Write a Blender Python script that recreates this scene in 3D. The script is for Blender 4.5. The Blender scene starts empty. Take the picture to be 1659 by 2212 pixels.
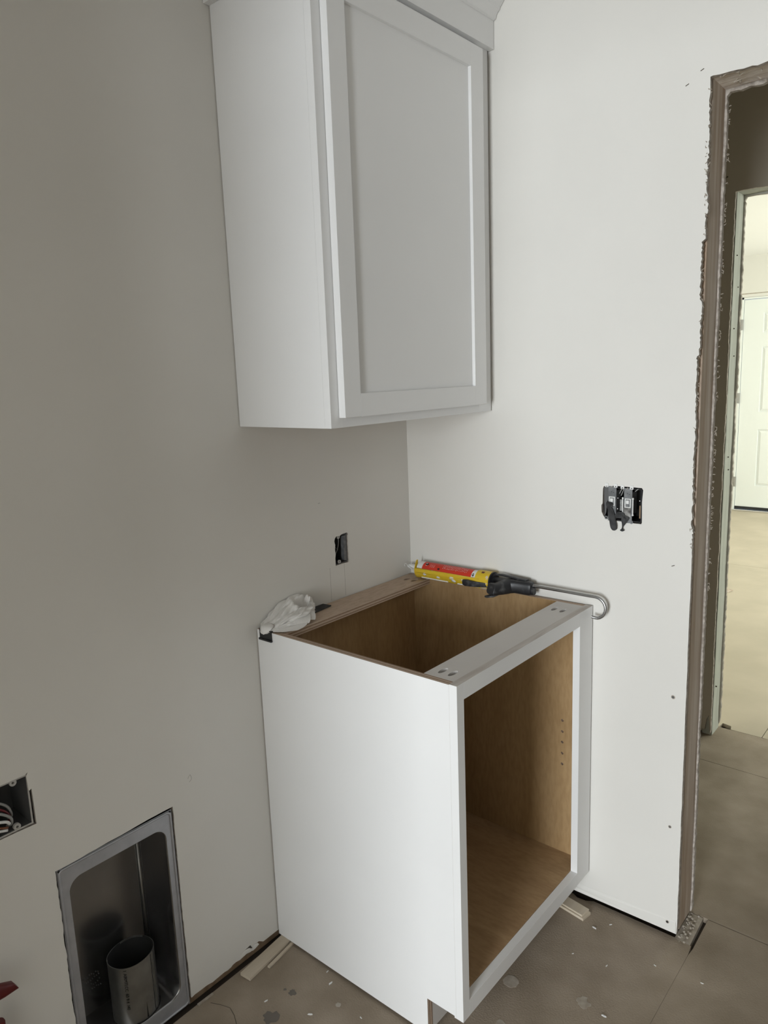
import bpy, bmesh, math, random
from mathutils import Vector, Matrix, noise
from mathutils.geometry import tessellate_polygon
random.seed(7)
PI = math.pi
SC = bpy.context.scene
COL = SC.collection

# ---------------------------------------------------------------- camera
cd = bpy.data.cameras.new('camera'); cam = bpy.data.objects.new('camera', cd); COL.objects.link(cam)
cd.sensor_fit = 'HORIZONTAL'; cd.sensor_width = 36.0; cd.lens = 1595.0 / 1659.0 * 36.0
cd.clip_start = 0.02
YAW, PITCH, ROLL = 2.27845, -0.1838, -0.03798
_f = Vector((math.cos(PITCH)*math.cos(YAW), math.cos(PITCH)*math.sin(YAW), math.sin(PITCH)))
_r = _f.cross(Vector((0, 0, 1))).normalized(); _u = _r.cross(_f)
_c, _s = math.cos(ROLL), math.sin(ROLL)
R0 = _c*_r + _s*_u; U0 = -_s*_r + _c*_u; B0 = -_f
cam.matrix_world = Matrix(((R0.x, U0.x, B0.x, 1.40787), (R0.y, U0.y, B0.y, -1.76646), (R0.z, U0.z, B0.z, 1.48263), (0, 0, 0, 1)))
SC.camera = cam

# ---------------------------------------------------------------- world, lights, exposure
w = bpy.data.worlds.new('daylight'); SC.world = w; w.use_nodes = True
w.node_tree.nodes['Background'].inputs[0].default_value = (0.62, 0.78, 1.0, 1)
w.node_tree.nodes['Background'].inputs[1].default_value = 1.0
SC.view_settings.view_transform = 'Standard'; SC.view_settings.look = 'None'
SC.view_settings.gamma = 1.0; SC.view_settings.use_curve_mapping = False
SC.view_settings.exposure = 0.0

def area(name, loc, target, sx, sy, power, color):
    l = bpy.data.lights.new(name, 'AREA'); l.shape = 'RECTANGLE'; l.size = sx; l.size_y = sy
    l.energy = power; l.color = color
    o = bpy.data.objects.new(name, l); COL.objects.link(o); o.location = loc
    o.rotation_euler = (Vector(target) - Vector(loc)).to_track_quat('-Z', 'Y').to_euler()
    return o
# daylight through the patio window of the room behind the photographer
area('patio_daylight', (1.72, -6.1, 1.30), (1.72, 0, 1.35), 1.10, 1.6, 255, (0.905, 0.96, 1.0))
# daylight through the side window of the far room, beyond the hall
area('far_window_daylight', (3.1, 4.2, 1.3), (-3, 4.4, 1.2), 2.2, 1.9, 148, (0.93, 1.0, 0.92))
area('entry_daylight', (1.6, 5.9, 2.2), (0.2, 3.2, 0.4), 1.0, 0.5, 20, (0.97, 1.0, 0.92))

# ---------------------------------------------------------------- materials
def newmat(name):
    m = bpy.data.materials.new(name); m.use_nodes = True
    nt = m.node_tree; b = nt.nodes['Principled BSDF']
    return m, nt, b
def mat(name, c, rough=0.6, metal=0.0, c2=None, scale=6.0, stretch=(1, 1, 1), lo=0.35, hi=0.65, bump=0.0, bscale=60.0, detail=4.0, spec=0.5, distort=0.0, coat=0.0):
    m, nt, b = newmat(name)
    b.inputs['Base Color'].default_value = (*c, 1); b.inputs['Roughness'].default_value = rough
    b.inputs['Metallic'].default_value = metal; b.inputs['Specular IOR Level'].default_value = spec
    if coat: b.inputs['Coat Weight'].default_value = coat
    tc = nt.nodes.new('ShaderNodeTexCoord')
    def mp(st):
        q = nt.nodes.new('ShaderNodeMapping'); q.inputs['Scale'].default_value = st
        nt.links.new(tc.outputs['Object'], q.inputs[0]); return q
    if c2:
        n = nt.nodes.new('ShaderNodeTexNoise'); n.inputs['Scale'].default_value = scale; n.inputs['Detail'].default_value = detail
        n.inputs['Distortion'].default_value = distort
        nt.links.new(mp(stretch).outputs[0], n.inputs[0])
        r = nt.nodes.new('ShaderNodeValToRGB'); r.color_ramp.elements[0].position = lo; r.color_ramp.elements[1].position = hi
        r.color_ramp.elements[0].color = (*c, 1); r.color_ramp.elements[1].color = (*c2, 1)
        nt.links.new(n.outputs[0], r.inputs[0]); nt.links.new(r.outputs[0], b.inputs['Base Color'])
    if bump:
        n = nt.nodes.new('ShaderNodeTexNoise'); n.inputs['Scale'].default_value = bscale; n.inputs['Detail'].default_value = 5
        nt.links.new(mp(stretch).outputs[0], n.inputs[0])
        bm_ = nt.nodes.new('ShaderNodeBump'); bm_.inputs['Strength'].default_value = bump; bm_.inputs['Distance'].default_value = 0.002
        nt.links.new(n.outputs[0], bm_.inputs['Height']); nt.links.new(bm_.outputs[0], b.inputs['Normal'])
    return m

def wood_mat(name, base, dark, knot, axis_stretch=(1, 1, 0.25), rough=0.38, sc=5.0):
    """rotary-cut maple veneer: broad soft figure, fine fibres, few knots"""
    m, nt, b = newmat(name); L = nt.links.new
    tc = nt.nodes.new('ShaderNodeTexCoord'); mp = nt.nodes.new('ShaderNodeMapping'); mp.inputs['Scale'].default_value = axis_stretch
    L(tc.outputs['Object'], mp.inputs[0])
    n1 = nt.nodes.new('ShaderNodeTexNoise'); n1.inputs['Scale'].default_value = sc; n1.inputs['Detail'].default_value = 3; n1.inputs['Distortion'].default_value = 1.6
    n2 = nt.nodes.new('ShaderNodeTexNoise'); n2.inputs['Scale'].default_value = sc*22; n2.inputs['Detail'].default_value = 4
    L(mp.outputs[0], n1.inputs[0]); L(mp.outputs[0], n2.inputs[0])
    r = nt.nodes.new('ShaderNodeValToRGB'); e = r.color_ramp.elements
    e[0].position = 0.30; e[0].color = (*dark, 1); e[1].position = 0.66; e[1].color = (*base, 1)
    L(n1.outputs[0], r.inputs[0])
    mx = nt.nodes.new('ShaderNodeMixRGB'); mx.blend_type = 'MULTIPLY'; mx.inputs[0].default_value = 0.35
    r2 = nt.nodes.new('ShaderNodeValToRGB'); r2.color_ramp.elements[0].position = 0.35; r2.color_ramp.elements[0].color = (0.6, 0.52, 0.45, 1); r2.color_ramp.elements[1].position = 0.6
    L(n2.outputs[0], r2.inputs[0]); L(r.outputs[0], mx.inputs[1]); L(r2.outputs[0], mx.inputs[2])
    v = nt.nodes.new('ShaderNodeTexVoronoi'); v.inputs['Scale'].default_value = 3.6; mp2 = nt.nodes.new('ShaderNodeMapping')
    mp2.inputs['Scale'].default_value = (1, 1, 0.55); mp2.inputs['Location'].default_value = (0.37, 0.2, 0.1)
    L(tc.outputs['Object'], mp2.inputs[0]); L(mp2.outputs[0], v.inputs[0])
    r3 = nt.nodes.new('ShaderNodeValToRGB'); r3.color_ramp.elements[0].position = 0.012; r3.color_ramp.elements[0].color = (1, 1, 1, 1); r3.color_ramp.elements[1].position = 0.06; r3.color_ramp.elements[1].color = (0, 0, 0, 1)
    L(v.outputs['Distance'], r3.inputs[0])
    mk = nt.nodes.new('ShaderNodeMixRGB'); L(r3.outputs[0], mk.inputs[0]); L(mx.outputs[0], mk.inputs[1]); mk.inputs[2].default_value = (*knot, 1)
    L(mk.outputs[0], b.inputs['Base Color']); b.inputs['Roughness'].default_value = rough
    bp = nt.nodes.new('ShaderNodeBump'); bp.inputs['Strength'].default_value = 0.16; bp.inputs['Distance'].default_value = 0.004
    L(n1.outputs[0], bp.inputs['Height']); L(bp.outputs[0], b.inputs['Normal'])
    return m

def ply_edge(name, axis, period=0.0078):
    m, nt, b = newmat(name); L = nt.links.new
    tc = nt.nodes.new('ShaderNodeTexCoord'); wv = nt.nodes.new('ShaderNodeTexWave')
    wv.bands_direction = axis; wv.inputs['Scale'].default_value = 0.314/period; wv.inputs['Distortion'].default_value = 0.6; wv.inputs['Detail'].default_value = 2; wv.inputs['Detail Scale'].default_value = 4
    L(tc.outputs['Object'], wv.inputs[0]); r = nt.nodes.new('ShaderNodeValToRGB')
    r.color_ramp.elements[0].color = (0.30, 0.20, 0.135, 1); r.color_ramp.elements[1].color = (0.55, 0.43, 0.33, 1)
    r.color_ramp.elements[0].position = 0.25; r.color_ramp.elements[1].position = 0.6
    L(wv.outputs[0], r.inputs[0]); L(r.outputs[0], b.inputs['Base Color']); b.inputs['Roughness'].default_value = 0.8
    return m

M = {}
M['wall'] = mat('painted_drywall', (0.73, 0.71, 0.665), 0.6, c2=(0.76, 0.74, 0.695), scale=2.0, bump=0.05, bscale=180, spec=0.35)
M['wall_edge'] = mat('torn_drywall_edge', (0.30, 0.26, 0.22), 0.95, c2=(0.50, 0.45, 0.40), scale=90, bump=0.8, bscale=250)
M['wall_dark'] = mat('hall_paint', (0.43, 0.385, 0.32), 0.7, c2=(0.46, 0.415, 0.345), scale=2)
M['ceiling'] = mat('ceiling_paint', (0.83, 0.82, 0.80), 0.9)
M['cavity_shade'] = mat('wall_cavity_shade', (0.03, 0.028, 0.025), 0.9)
M['cab'] = mat('white_cabinet_paint', (0.79, 0.785, 0.775), 0.36, c2=(0.81, 0.805, 0.795), scale=3, spec=0.4)
M['raw_edge'] = mat('thinly_painted_wood', (0.50, 0.45, 0.41), 0.7, c2=(0.62, 0.58, 0.54), scale=9, stretch=(8, 1, 1))
M['primed'] = mat('primed_board', (0.62, 0.59, 0.56), 0.55, c2=(0.66, 0.63, 0.60), scale=6)
M['maple'] = wood_mat('maple_veneer', (0.43, 0.29, 0.15), (0.34, 0.215, 0.10), (0.12, 0.055, 0.02))
M['deck'] = wood_mat('maple_deck', (0.44, 0.30, 0.165), (0.35, 0.225, 0.12), (0.15, 0.075, 0.03), (0.3, 1, 1), 0.34)
M['rawply'] = wood_mat('raw_birch', (0.60, 0.47, 0.36), (0.51, 0.39, 0.29), (0.25, 0.14, 0.08), (1, 0.25, 1), 0.75)
M['edge_y'] = ply_edge('plywood_edge_across_y', 'Y'); M['edge_z'] = ply_edge('plywood_edge_across_z', 'Z'); M['edge_x'] = ply_edge('plywood_edge_across_x', 'X')
M['black'] = mat('black_plastic', (0.012, 0.012, 0.013), 0.42)
M['gunblack'] = mat('dusty_black_plastic', (0.018, 0.018, 0.02), 0.42, c2=(0.09, 0.09, 0.09), scale=38, lo=0.55, hi=0.72, bump=0.1, bscale=90)
M['blackmatte'] = mat('black_tape', (0.016, 0.016, 0.017), 0.75, c2=(0.05, 0.05, 0.05), scale=40)
M['yellow'] = mat('smeared_yellow_steel', (0.70, 0.48, 0.03), 0.38, c2=(0.66, 0.55, 0.42), scale=26, stretch=(1, 1, 1.6), lo=0.60, hi=0.635, bump=0.25, bscale=60)
M['white_plastic'] = mat('white_plastic', (0.80, 0.80, 0.78), 0.35)
M['label_red'] = mat('red_label', (0.62, 0.040, 0.018), 0.45)
M['steel'] = mat('zinc_rod', (0.42, 0.42, 0.42), 0.32, 1.0, bump=0.05)
M['galv'] = mat('galvanised_sheet', (0.27, 0.27, 0.275), 0.24, 0.9, c2=(0.34, 0.34, 0.345), scale=7, bump=0.08, bscale=12)
M['galv_rim'] = mat('galvanised_flange', (0.42, 0.43, 0.46), 0.48, 0.6, c2=(0.48, 0.49, 0.52), scale=30, bump=0.06, bscale=30)
M['duct'] = mat('galvanised_duct', (0.27, 0.27, 0.255), 0.34, 0.85, c2=(0.36, 0.36, 0.35), scale=20, bump=0.04, bscale=12)
M['pipe_shade'] = mat('shaded_pipe_interior', (0.035, 0.035, 0.035), 0.7, 0.3)  # galvanised inside of the pipe, its shade put into the colour
M['ink_and_shade'] = mat('black_ink_and_shade', (0.01, 0.01, 0.01), 0.7)  # print black, also used for the painted depth inside the duct
M['cloth'] = mat('white_cotton_rag', (0.74, 0.72, 0.68), 0.95, c2=(0.80, 0.78, 0.75), scale=30, bump=0.25, bscale=420)
M['stud'] = mat('dusty_framing_lumber', (0.38, 0.28, 0.20), 0.8, c2=(0.56, 0.48, 0.41), scale=5, stretch=(9, 9, 0.5), bump=0.3, bscale=12)
M['stud_raw'] = mat('bare_framing_lumber', (0.26, 0.17, 0.10), 0.8, c2=(0.36, 0.25, 0.16), scale=5, stretch=(9, 9, 0.5), bump=0.2, bscale=12)
M['mud'] = mat('rough_joint_compound', (0.66, 0.57, 0.50), 0.95, c2=(0.90, 0.84, 0.78), scale=24, stretch=(0.7, 3, 3), bump=1.0, bscale=60)
M['stud_grey'] = mat('grey_oversprayed_lumber', (0.38, 0.39, 0.34), 0.8, c2=(0.46, 0.47, 0.42), scale=5, stretch=(9, 9, 0.8), bump=0.3, bscale=12)
M['floor'] = mat('particleboard_subfloor', (0.245, 0.195, 0.140), 0.85, c2=(0.37, 0.305, 0.235), scale=7.0, lo=0.3, hi=0.72, bump=0.45, bscale=220, detail=13)
M['floor_far'] = mat('sanded_subfloor', (0.43, 0.375, 0.285), 0.75, c2=(0.50, 0.435, 0.335), scale=3, detail=8, bump=0.1)
M['gap'] = mat('dark_floor_gap', (0.05, 0.035, 0.025), 0.95)
M['plaster'] = mat('dried_plaster', (0.44, 0.39, 0.33), 0.9, c2=(0.35, 0.30, 0.24), scale=60, bump=0.2)
M['stain'] = mat('dark_floor_stain', (0.15, 0.13, 0.11), 0.7)
M['pine'] = mat('pine_shim', (0.52, 0.44, 0.33), 0.75, c2=(0.60, 0.52, 0.41), scale=6, stretch=(8, 1, 8), bump=0.15)
M['door'] = mat('white_door_paint', (0.80, 0.82, 0.80), 0.4)
M['grey_box'] = mat('grey_electrical_box', (0.10, 0.10, 0.10), 0.5)
M['pvc_box'] = mat('dusty_box_rim', (0.40, 0.385, 0.36), 0.6, c2=(0.5, 0.48, 0.45), scale=90)
M['yoke'] = mat('zinc_yoke', (0.13, 0.135, 0.14), 0.5, 0.3, c2=(0.24, 0.245, 0.25), scale=60)
M['smudge'] = mat('smudged_grey_toggle', (0.07, 0.065, 0.06), 0.6, c2=(0.45, 0.44, 0.42), scale=40)
M['red_wire'] = mat('red_wire', (0.15, 0.015, 0.02), 0.4)
M['blue_nut'] = mat('blue_grey_wire_nut', (0.03, 0.06, 0.09), 0.5)
M['copper'] = mat('bare_copper', (0.20, 0.08, 0.04), 0.4, 0.6)
M['grey_wire'] = mat('grey_wire', (0.30, 0.30, 0.29), 0.5)
M['red_tool'] = mat('dark_red_grip', (0.10, 0.006, 0.007), 0.4)
M['pencil'] = mat('pencil', (0.36, 0.34, 0.32), 0.9)
M['chrome'] = mat('bright_aluminium', (0.80, 0.80, 0.82), 0.25, 1.0)
M['crack_and_shade'] = mat('dark_scratch_and_shade', (0.10, 0.08, 0.06), 0.9)  # scratches and nicks, also the painted shade in the pocket holes

# ---------------------------------------------------------------- helpers
def root_of(o):
    while o.parent: o = o.parent
    return o
def link(name, me, mats, parent=None):
    if not isinstance(mats, (list, tuple)): mats = [mats]
    for m in mats: me.materials.append(M[m] if isinstance(m, str) else m)
    o = bpy.data.objects.new(name, me); COL.objects.link(o)
    if parent is not None:
        me.transform(Matrix.Translation(-root_of(parent).location)); o.parent = parent
    return o
def obj(name, bm, mats, parent=None, smooth=False, bevel=0.0, recalc=True):
    if recalc: bmesh.ops.recalc_face_normals(bm, faces=bm.faces[:])
    me = bpy.data.meshes.new(name); bm.to_mesh(me); bm.free()
    if smooth:
        for p in me.polygons: p.use_smooth = True
    o = link(name, me, mats, parent)
    if bevel:
        md = o.modifiers.new('bevel', 'BEVEL'); md.width = bevel; md.segments = 2; md.limit_method = 'ANGLE'
        md.harden_normals = False
    return o
def autosmooth(o, ang=40):
    me = o.data
    for p in me.polygons: p.use_smooth = True
    me.set_sharp_from_angle(angle=math.radians(ang))
def thing(name, loc, label, cat, group=None):
    o = bpy.data.objects.new(name, None); COL.objects.link(o); o.location = loc; o.empty_display_size = 0.05
    return tag(o, label, cat, group)
def tag(o, label, cat=None, group=None):
    o['label'] = label
    if cat: o['category'] = cat
    if group: o['group'] = group
    return o
def struct(o):
    o['kind'] = 'structure'; return o
def recenter(o):
    """put a single-mesh thing's origin at the bottom centre of its box"""
    vs = [v.co for v in o.data.vertices]
    c = Vector(((min(v.x for v in vs)+max(v.x for v in vs))/2, (min(v.y for v in vs)+max(v.y for v in vs))/2, min(v.z for v in vs)))
    o.data.transform(Matrix.Translation(-c)); o.location = c
    return o
def bx(bm, x0, x1, y0, y1, z0, z1, mi=0):
    v = [bm.verts.new(p) for p in ((x0,y0,z0),(x1,y0,z0),(x1,y1,z0),(x0,y1,z0),(x0,y0,z1),(x1,y0,z1),(x1,y1,z1),(x0,y1,z1))]
    fs = []
    for f in ((0,3,2,1),(4,5,6,7),(0,1,5,4),(1,2,6,5),(2,3,7,6),(3,0,4,7)):
        q = bm.faces.new([v[i] for i in f]); q.material_index = mi; fs.append(q)
    return fs          # -z +z -y +x +y -x
def box(name, x0, x1, y0, y1, z0, z1, m, parent=None, bevel=0.0, face_mats=None):
    bm = bmesh.new(); fs = bx(bm, x0, x1, y0, y1, z0, z1)
    if face_mats:
        for k, i in face_mats.items(): fs[k].material_index = i
    return obj(name, bm, m, parent, bevel=bevel)
def to3(axis, pos, a, b):
    return Vector({'x': (pos, a, b), 'y': (a, pos, b), 'z': (a, b, pos)}[axis])
def slab_bm(bm, outer, holes, axis, pos, thick, mi=(0, 0, 0)):
    """polygon with holes on plane axis=pos, thickened towards pos+thick; mi = front, back, rim"""
    loops = [outer] + list(holes)
    l3 = [[Vector((a, b, 0)) for a, b in lp] for lp in loops]
    tris = tessellate_polygon(l3)
    F = []; Bk = []
    for lp in loops:
        for a, b in lp:
            F.append(bm.verts.new(to3(axis, pos, a, b))); Bk.append(bm.verts.new(to3(axis, pos+thick, a, b)))
    for t in tris:
        if len(set(t)) < 3: continue
        try:
            f = bm.faces.new([F[i] for i in t]); f.material_index = mi[0]
            f = bm.faces.new([Bk[i] for i in reversed(t)]); f.material_index = mi[1]
        except ValueError: pass
    k = 0
    for lp in loops:
        n = len(lp)
        for i in range(n):
            j = (i+1) % n
            f = bm.faces.new([F[k+i], F[k+j], Bk[k+j], Bk[k+i]]); f.material_index = mi[2]
        k += n
def slab(name, outer, holes, axis, pos, thick, m, parent=None, mi=(0, 0, 0), bevel=0.0):
    bm = bmesh.new(); slab_bm(bm, outer, holes, axis, pos, thick, mi)
    return obj(name, bm, m, parent, bevel=bevel)
def rect(a0, a1, b0, b1): return [(a0, b0), (a1, b0), (a1, b1), (a0, b1)]
def rrect(a0, a1, b0, b1, r, n=5):
    p = []
    for cx, cy, s in ((a1-r, b0+r, -PI/2), (a1-r, b1-r, 0), (a0+r, b1-r, PI/2), (a0+r, b0+r, PI)):
        for i in range(n+1):
            t = s + PI/2*i/n; p.append((cx+r*math.cos(t), cy+r*math.sin(t)))
    return p
def ell(cx, cy, rx, ry, n=16, rot=0.0):
    return [(cx + rx*math.cos(t)*math.cos(rot) - ry*math.sin(t)*math.sin(rot), cy + rx*math.cos(t)*math.sin(rot) + ry*math.sin(t)*math.cos(rot)) for t in [2*PI*i/n for i in range(n)]]
def jag(p0, p1, n, amp, seed=0, low=0.5):
    """ragged line from p0 to p1 without its last point"""
    rnd = random.Random(seed); d = Vector(p1) - Vector(p0); nn = Vector((-d.y, d.x)).normalized()
    out = [tuple(p0)]; slow = 0
    for i in range(1, n):
        t = (i + rnd.uniform(-.3, .3)) / n
        slow += rnd.uniform(-1, 1)*low; slow *= 0.9
        off = amp*(slow*0.7 + rnd.uniform(-.6, .6))
        q = Vector(p0) + d*t + nn*off; out.append((q.x, q.y))
    return out
def jagpoly(pts, n_per_m, amp, seed=0):
    out = []
    for i in range(len(pts)):
        a, b = pts[i], pts[(i+1) % len(pts)]
        L = math.hypot(a[0]-b[0], a[1]-b[1]); out += jag(a, b, max(2, int(L*n_per_m)), amp, seed+i)
    return out
def tube(bm, pts, r, n=8, caps=True, mi=0, flat=1.0):
    pts = [Vector(p) for p in pts]; rings = []
    up = Vector((0, 0, 1))
    prev = None
    for i, p in enumerate(pts):
        d = (pts[min(i+1, len(pts)-1)] - pts[max(i-1, 0)]).normalized()
        if prev is None:
            a = d.cross(up)
            if a.length < 0.1: a = d.cross(Vector((1, 0, 0)))
        else: a = prev - d*prev.dot(d)
        a.normalize(); prev = a; b = d.cross(a)
        rr = r[i] if isinstance(r, (list, tuple)) else r
        rings.append([bm.verts.new(p + a*rr*math.cos(2*PI*k/n) + b*rr*flat*math.sin(2*PI*k/n)) for k in range(n)])
    for i in range(len(rings)-1):
        for k in range(n):
            f = bm.faces.new([rings[i][k], rings[i][(k+1) % n], rings[i+1][(k+1) % n], rings[i+1][k]]); f.material_index = mi
    if caps:
        bm.faces.new(rings[0][::-1]).material_index = mi; bm.faces.new(rings[-1]).material_index = mi
def smoothpts(pts, k=6):
    """Catmull-Rom through the points"""
    P = [Vector(p) for p in pts]; P = [P[0]*2-P[1]] + P + [P[-1]*2-P[-2]]; out = []
    for i in range(1, len(P)-2):
        for j in range(k):
            t = j/k; a, b, c, d = P[i-1], P[i], P[i+1], P[i+2]
            out.append(0.5*((2*b) + (c-a)*t + (2*a-5*b+4*c-d)*t*t + (3*b-a-3*c+d)*t**3))
    out.append(P[-2]); return out
def text_obj(name, s, size, mat_, loc, xdir, ydir, parent=None, extrude=0.0002):
    cu = bpy.data.curves.new(name, 'FONT'); cu.body = s; cu.size = size; cu.extrude = extrude
    o = bpy.data.objects.new(name+'_tmp', cu); COL.objects.link(o)
    dg = bpy.context.evaluated_depsgraph_get(); me = bpy.data.meshes.new_from_object(o.evaluated_get(dg)); me.name = name
    bpy.data.objects.remove(o); bpy.data.curves.remove(cu)
    X = Vector(xdir).normalized(); Y = Vector(ydir).normalized(); Z = X.cross(Y); L = Vector(loc)
    me.transform(Matrix(((X.x, Y.x, Z.x, L.x), (X.y, Y.y, Z.y, L.y), (X.z, Y.z, Z.z, L.z), (0, 0, 0, 1))))
    me.materials.clear()
    return link(name, me, mat_, parent)

FZ = -0.014        # floor level
CZ = 2.475         # ceiling level
DT = 0.0127        # drywall thickness

# ================================================================ SETTING
# ---- floor: sheets of subfloor over dark joists' gap
flo = struct(box('floor', -0.2, 4.3, -6.4, 6.7, FZ-0.14, FZ-0.018, 'gap'))
def panel(pts, m='floor', top=FZ):
    return slab('floor_panel', pts, [], 'z', top, -0.016, m, flo)
panel([(0.013, -2.66), (0.8933, -2.66), (0.8933, -0.03), (0.8900, 0.0060), (0.855, 0.0060), (0.845, 0.0110), (0.62, 0.0090), (0.60, -0.002), (0.575, -0.004), (0.56, 0.004), (0.013, 0.004)])
panel([(0.8939, -2.66), (0.8939, -0.03), (0.8965, 0.0), (0.8950, 0.1285), (4.2, 0.1285), (4.2, -2.66)][::-1])
panel([(0.846, 0.0062), (0.8925-0.006, 0.0062), (0.8925-0.010, 0.1285), (0.846, 0.1285)], 'plaster', FZ-0.0005)
panel([(0.20, 0.0120), (0.844, 0.0120), (0.845, 0.1285), (0.20, 0.1285)], 'gap', FZ-0.006)  # dark filler, painting the shade in the gap under the wall
panel(rect(-0.15, 4.2, 0.132, 0.981))
panel(rect(-0.15, 4.2, 0.9835, 1.2915))
panel([(-0.15, 1.294), (0.585, 1.294), (0.590, 1.335), (0.625, 1.325), (0.632, 1.294), (0.7485, 1.294), (0.7485, 4.0), (-0.15, 4.0)], 'floor_far')
panel(rect(0.751, 4.2, 1.294, 4.0), 'floor_far')
panel(rect(-1.5, 4.2, 4.003, 6.6), 'floor_far')
panel(rect(-1.5, -0.153, 1.294, 4.0), 'floor_far')
panel(rect(-1.0, 4.2, -6.3, -2.663))
box('floor_joist_support', -1.6, -0.2, -6.4, 6.7, FZ-0.14, FZ-0.018, 'gap', flo)
def blob(name, cx, cy, r, m, seed, h=0.0006, el=1.0, parent=flo, n=18, rough=0.18):
    rnd = random.Random(seed); p = []
    for i in range(n):
        t = 2*PI*i/n; q = r*(1+rnd.uniform(-rough, rough)); p.append((cx+q*math.cos(t), cy+q*el*math.sin(t)))
    return slab(name, p, [], 'z', FZ+h, -h, m, parent)
blob('plaster_spot', 0.579, -0.380, 0.019, 'plaster', 1, rough=0.07)
blob('plaster_spot', 0.746, -0.328, 0.015, 'plaster', 2, rough=0.35)
blob('plaster_spot', 0.287, -0.696, 0.0065, 'plaster', 3)
blob('plaster_spot', 0.624, -0.502, 0.012, 'plaster', 4)
blob('dark_spot', 0.185, -0.8225, 0.018, 'stain', 5, rough=0.28)
blob('dark_spot', 0.172, -0.74, 0.009, 'stain', 6, rough=0.35)
blob('dark_spot', 0.150, -0.745, 0.004, 'stain', 8, rough=0.3)
bm = bmesh.new()
tube(bm, [(x, y, FZ+0.0002) for x, y in ((0.035, -0.885), (0.06, -0.873), (0.085, -0.865), (0.11, -0.872), (0.135, -0.885), (0.155, -0.885))], 0.0008, 4)
obj('floor_scratch', bm, 'crack_and_shade', flo)
bm = bmesh.new(); tube(bm, [(-0.15, 3.46, FZ), (-0.05, 3.36, FZ+0.0006), (0.02, 3.29, FZ)], 0.004, 4); obj('floor_scratch', bm, 'crack_and_shade', flo)

# ---- left wall (plane x = 0) with its three cut-outs
rag_bottom = [(-2.6, 0.003)] + jag((-1.19, 0.003), (-0.70, 0.003), 46, 0.003, 11) + [(-0.765, 0.004), (-0.745, 0.019), (-0.728, 0.021), (-0.722, 0.009), (-0.70, 0.014), (-0.685, 0.003)] + [(0.0, 0.004)]
rag_bottom = [p for i, p in enumerate(rag_bottom) if i == 0 or p[0] > rag_bottom[i-1][0]]
hole_outlet = [(-0.3345, 1.0405), (-0.338, 1.033), (-0.3345, 1.022), (-0.3365, 1.008), (-0.3345, 0.995), (-0.337, 0.984), (-0.3365, 0.963), (-0.3130, 0.9635), (-0.2850, 0.9625), (-0.2825, 0.966), (-0.2840, 1.040), (-0.2810, 1.043), (-0.2850, 1.0490), (-0.3075, 1.0475), (-0.3155, 1.044), (-0.329, 1.0455)]
hole_lbox = [(-1.3330, 0.7420), (-1.2265, 0.7420), (-1.2205, 0.7455), (-1.2245, 0.7385), (-1.2235, 0.7060), (-1.2175, 0.7095), (-1.2168, 0.6330), (-1.2600, 0.6345), (-1.3335, 0.6345)]
dry = jag((-1.1935, 0.003), (-1.1935, 0.5125), 44, 0.0016, 21) + jag((-1.1935, 0.5125), (-0.9145, 0.5165), 12, 0.0012, 22) + jag((-0.9145, 0.5165), (-0.9150, 0.003), 26, 0.0013, 23) + [(-0.9150, 0.003)]
lo_ = [p for p in rag_bottom if p[0] < -1.1935]; hi_ = [p for p in rag_bottom if p[0] > -0.913]
outer = lo_ + dry + hi_ + [(0.0, CZ), (-2.6, CZ)]
WL = struct(slab('wall_left', outer, [hole_outlet[::-1], hole_lbox[::-1]], 'x', 0.0, -DT, ['wall', 'wall_edge'], mi=(0, 0, 1)))
box('bottom_plate', -0.10, -DT-0.001, -0.913, -0.001, FZ-0.012, 0.02, 'stud_raw', WL)
box('shade_backing', -0.16, -0.15, -2.7, 0.1, FZ-0.1, CZ, 'cavity_shade', WL)  # backing coloured near-black for the shade behind the cut-outs
for yy in (-0.36, -0.302):
    box('pencil_line', -0.0001, 0.00015, yy-0.0004, yy+0.0004, 0.868, 0.962, 'pencil', WL)
for a in ((-0.3915, 1.147, 1.150), (-0.3865, 1.147, 1.150)):
    box('pencil_tick', -0.0001, 0.0002, a[0]-0.0007, a[0]+0.0007, a[1], a[2], 'pencil', WL)
bm = bmesh.new()
tube(bm, smoothpts([(0.0002, -0.868, 0.565), (0.0002, -0.861, 0.572), (0.0002, -0.858, 0.56), (0.0002, -0.865, 0.555)], 5), 0.0004, 4); obj('pencil_line', bm, 'pencil', WL)
# torn flap of facing paper at the foot of the wall
for (y, z, s_) in ((-0.745, 0.016, 0.018), (-0.712, 0.012, 0.010)):
    bm = bmesh.new(); vs = [bm.verts.new(p) for p in ((0.0004, y-s_, z-0.012), (0.0015, y-s_*0.2, z-0.010), (0.0035, y+s_, z-0.004), (0.0030, y+s_*0.6, z+0.002), (0.0006, y-s_*0.2, z+0.003), (0.0003, y-s_*0.9, z-0.004))]
    bm.faces.new(vs); q = bmesh.ops.extrude_face_region(bm, geom=bm.faces[:]); bmesh.ops.translate(bm, verts=[v for v in q['geom'] if isinstance(v, bmesh.types.BMVert)], vec=(-0.001, 0, 0)); obj('torn_paper', bm, 'wall', WL)

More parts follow.
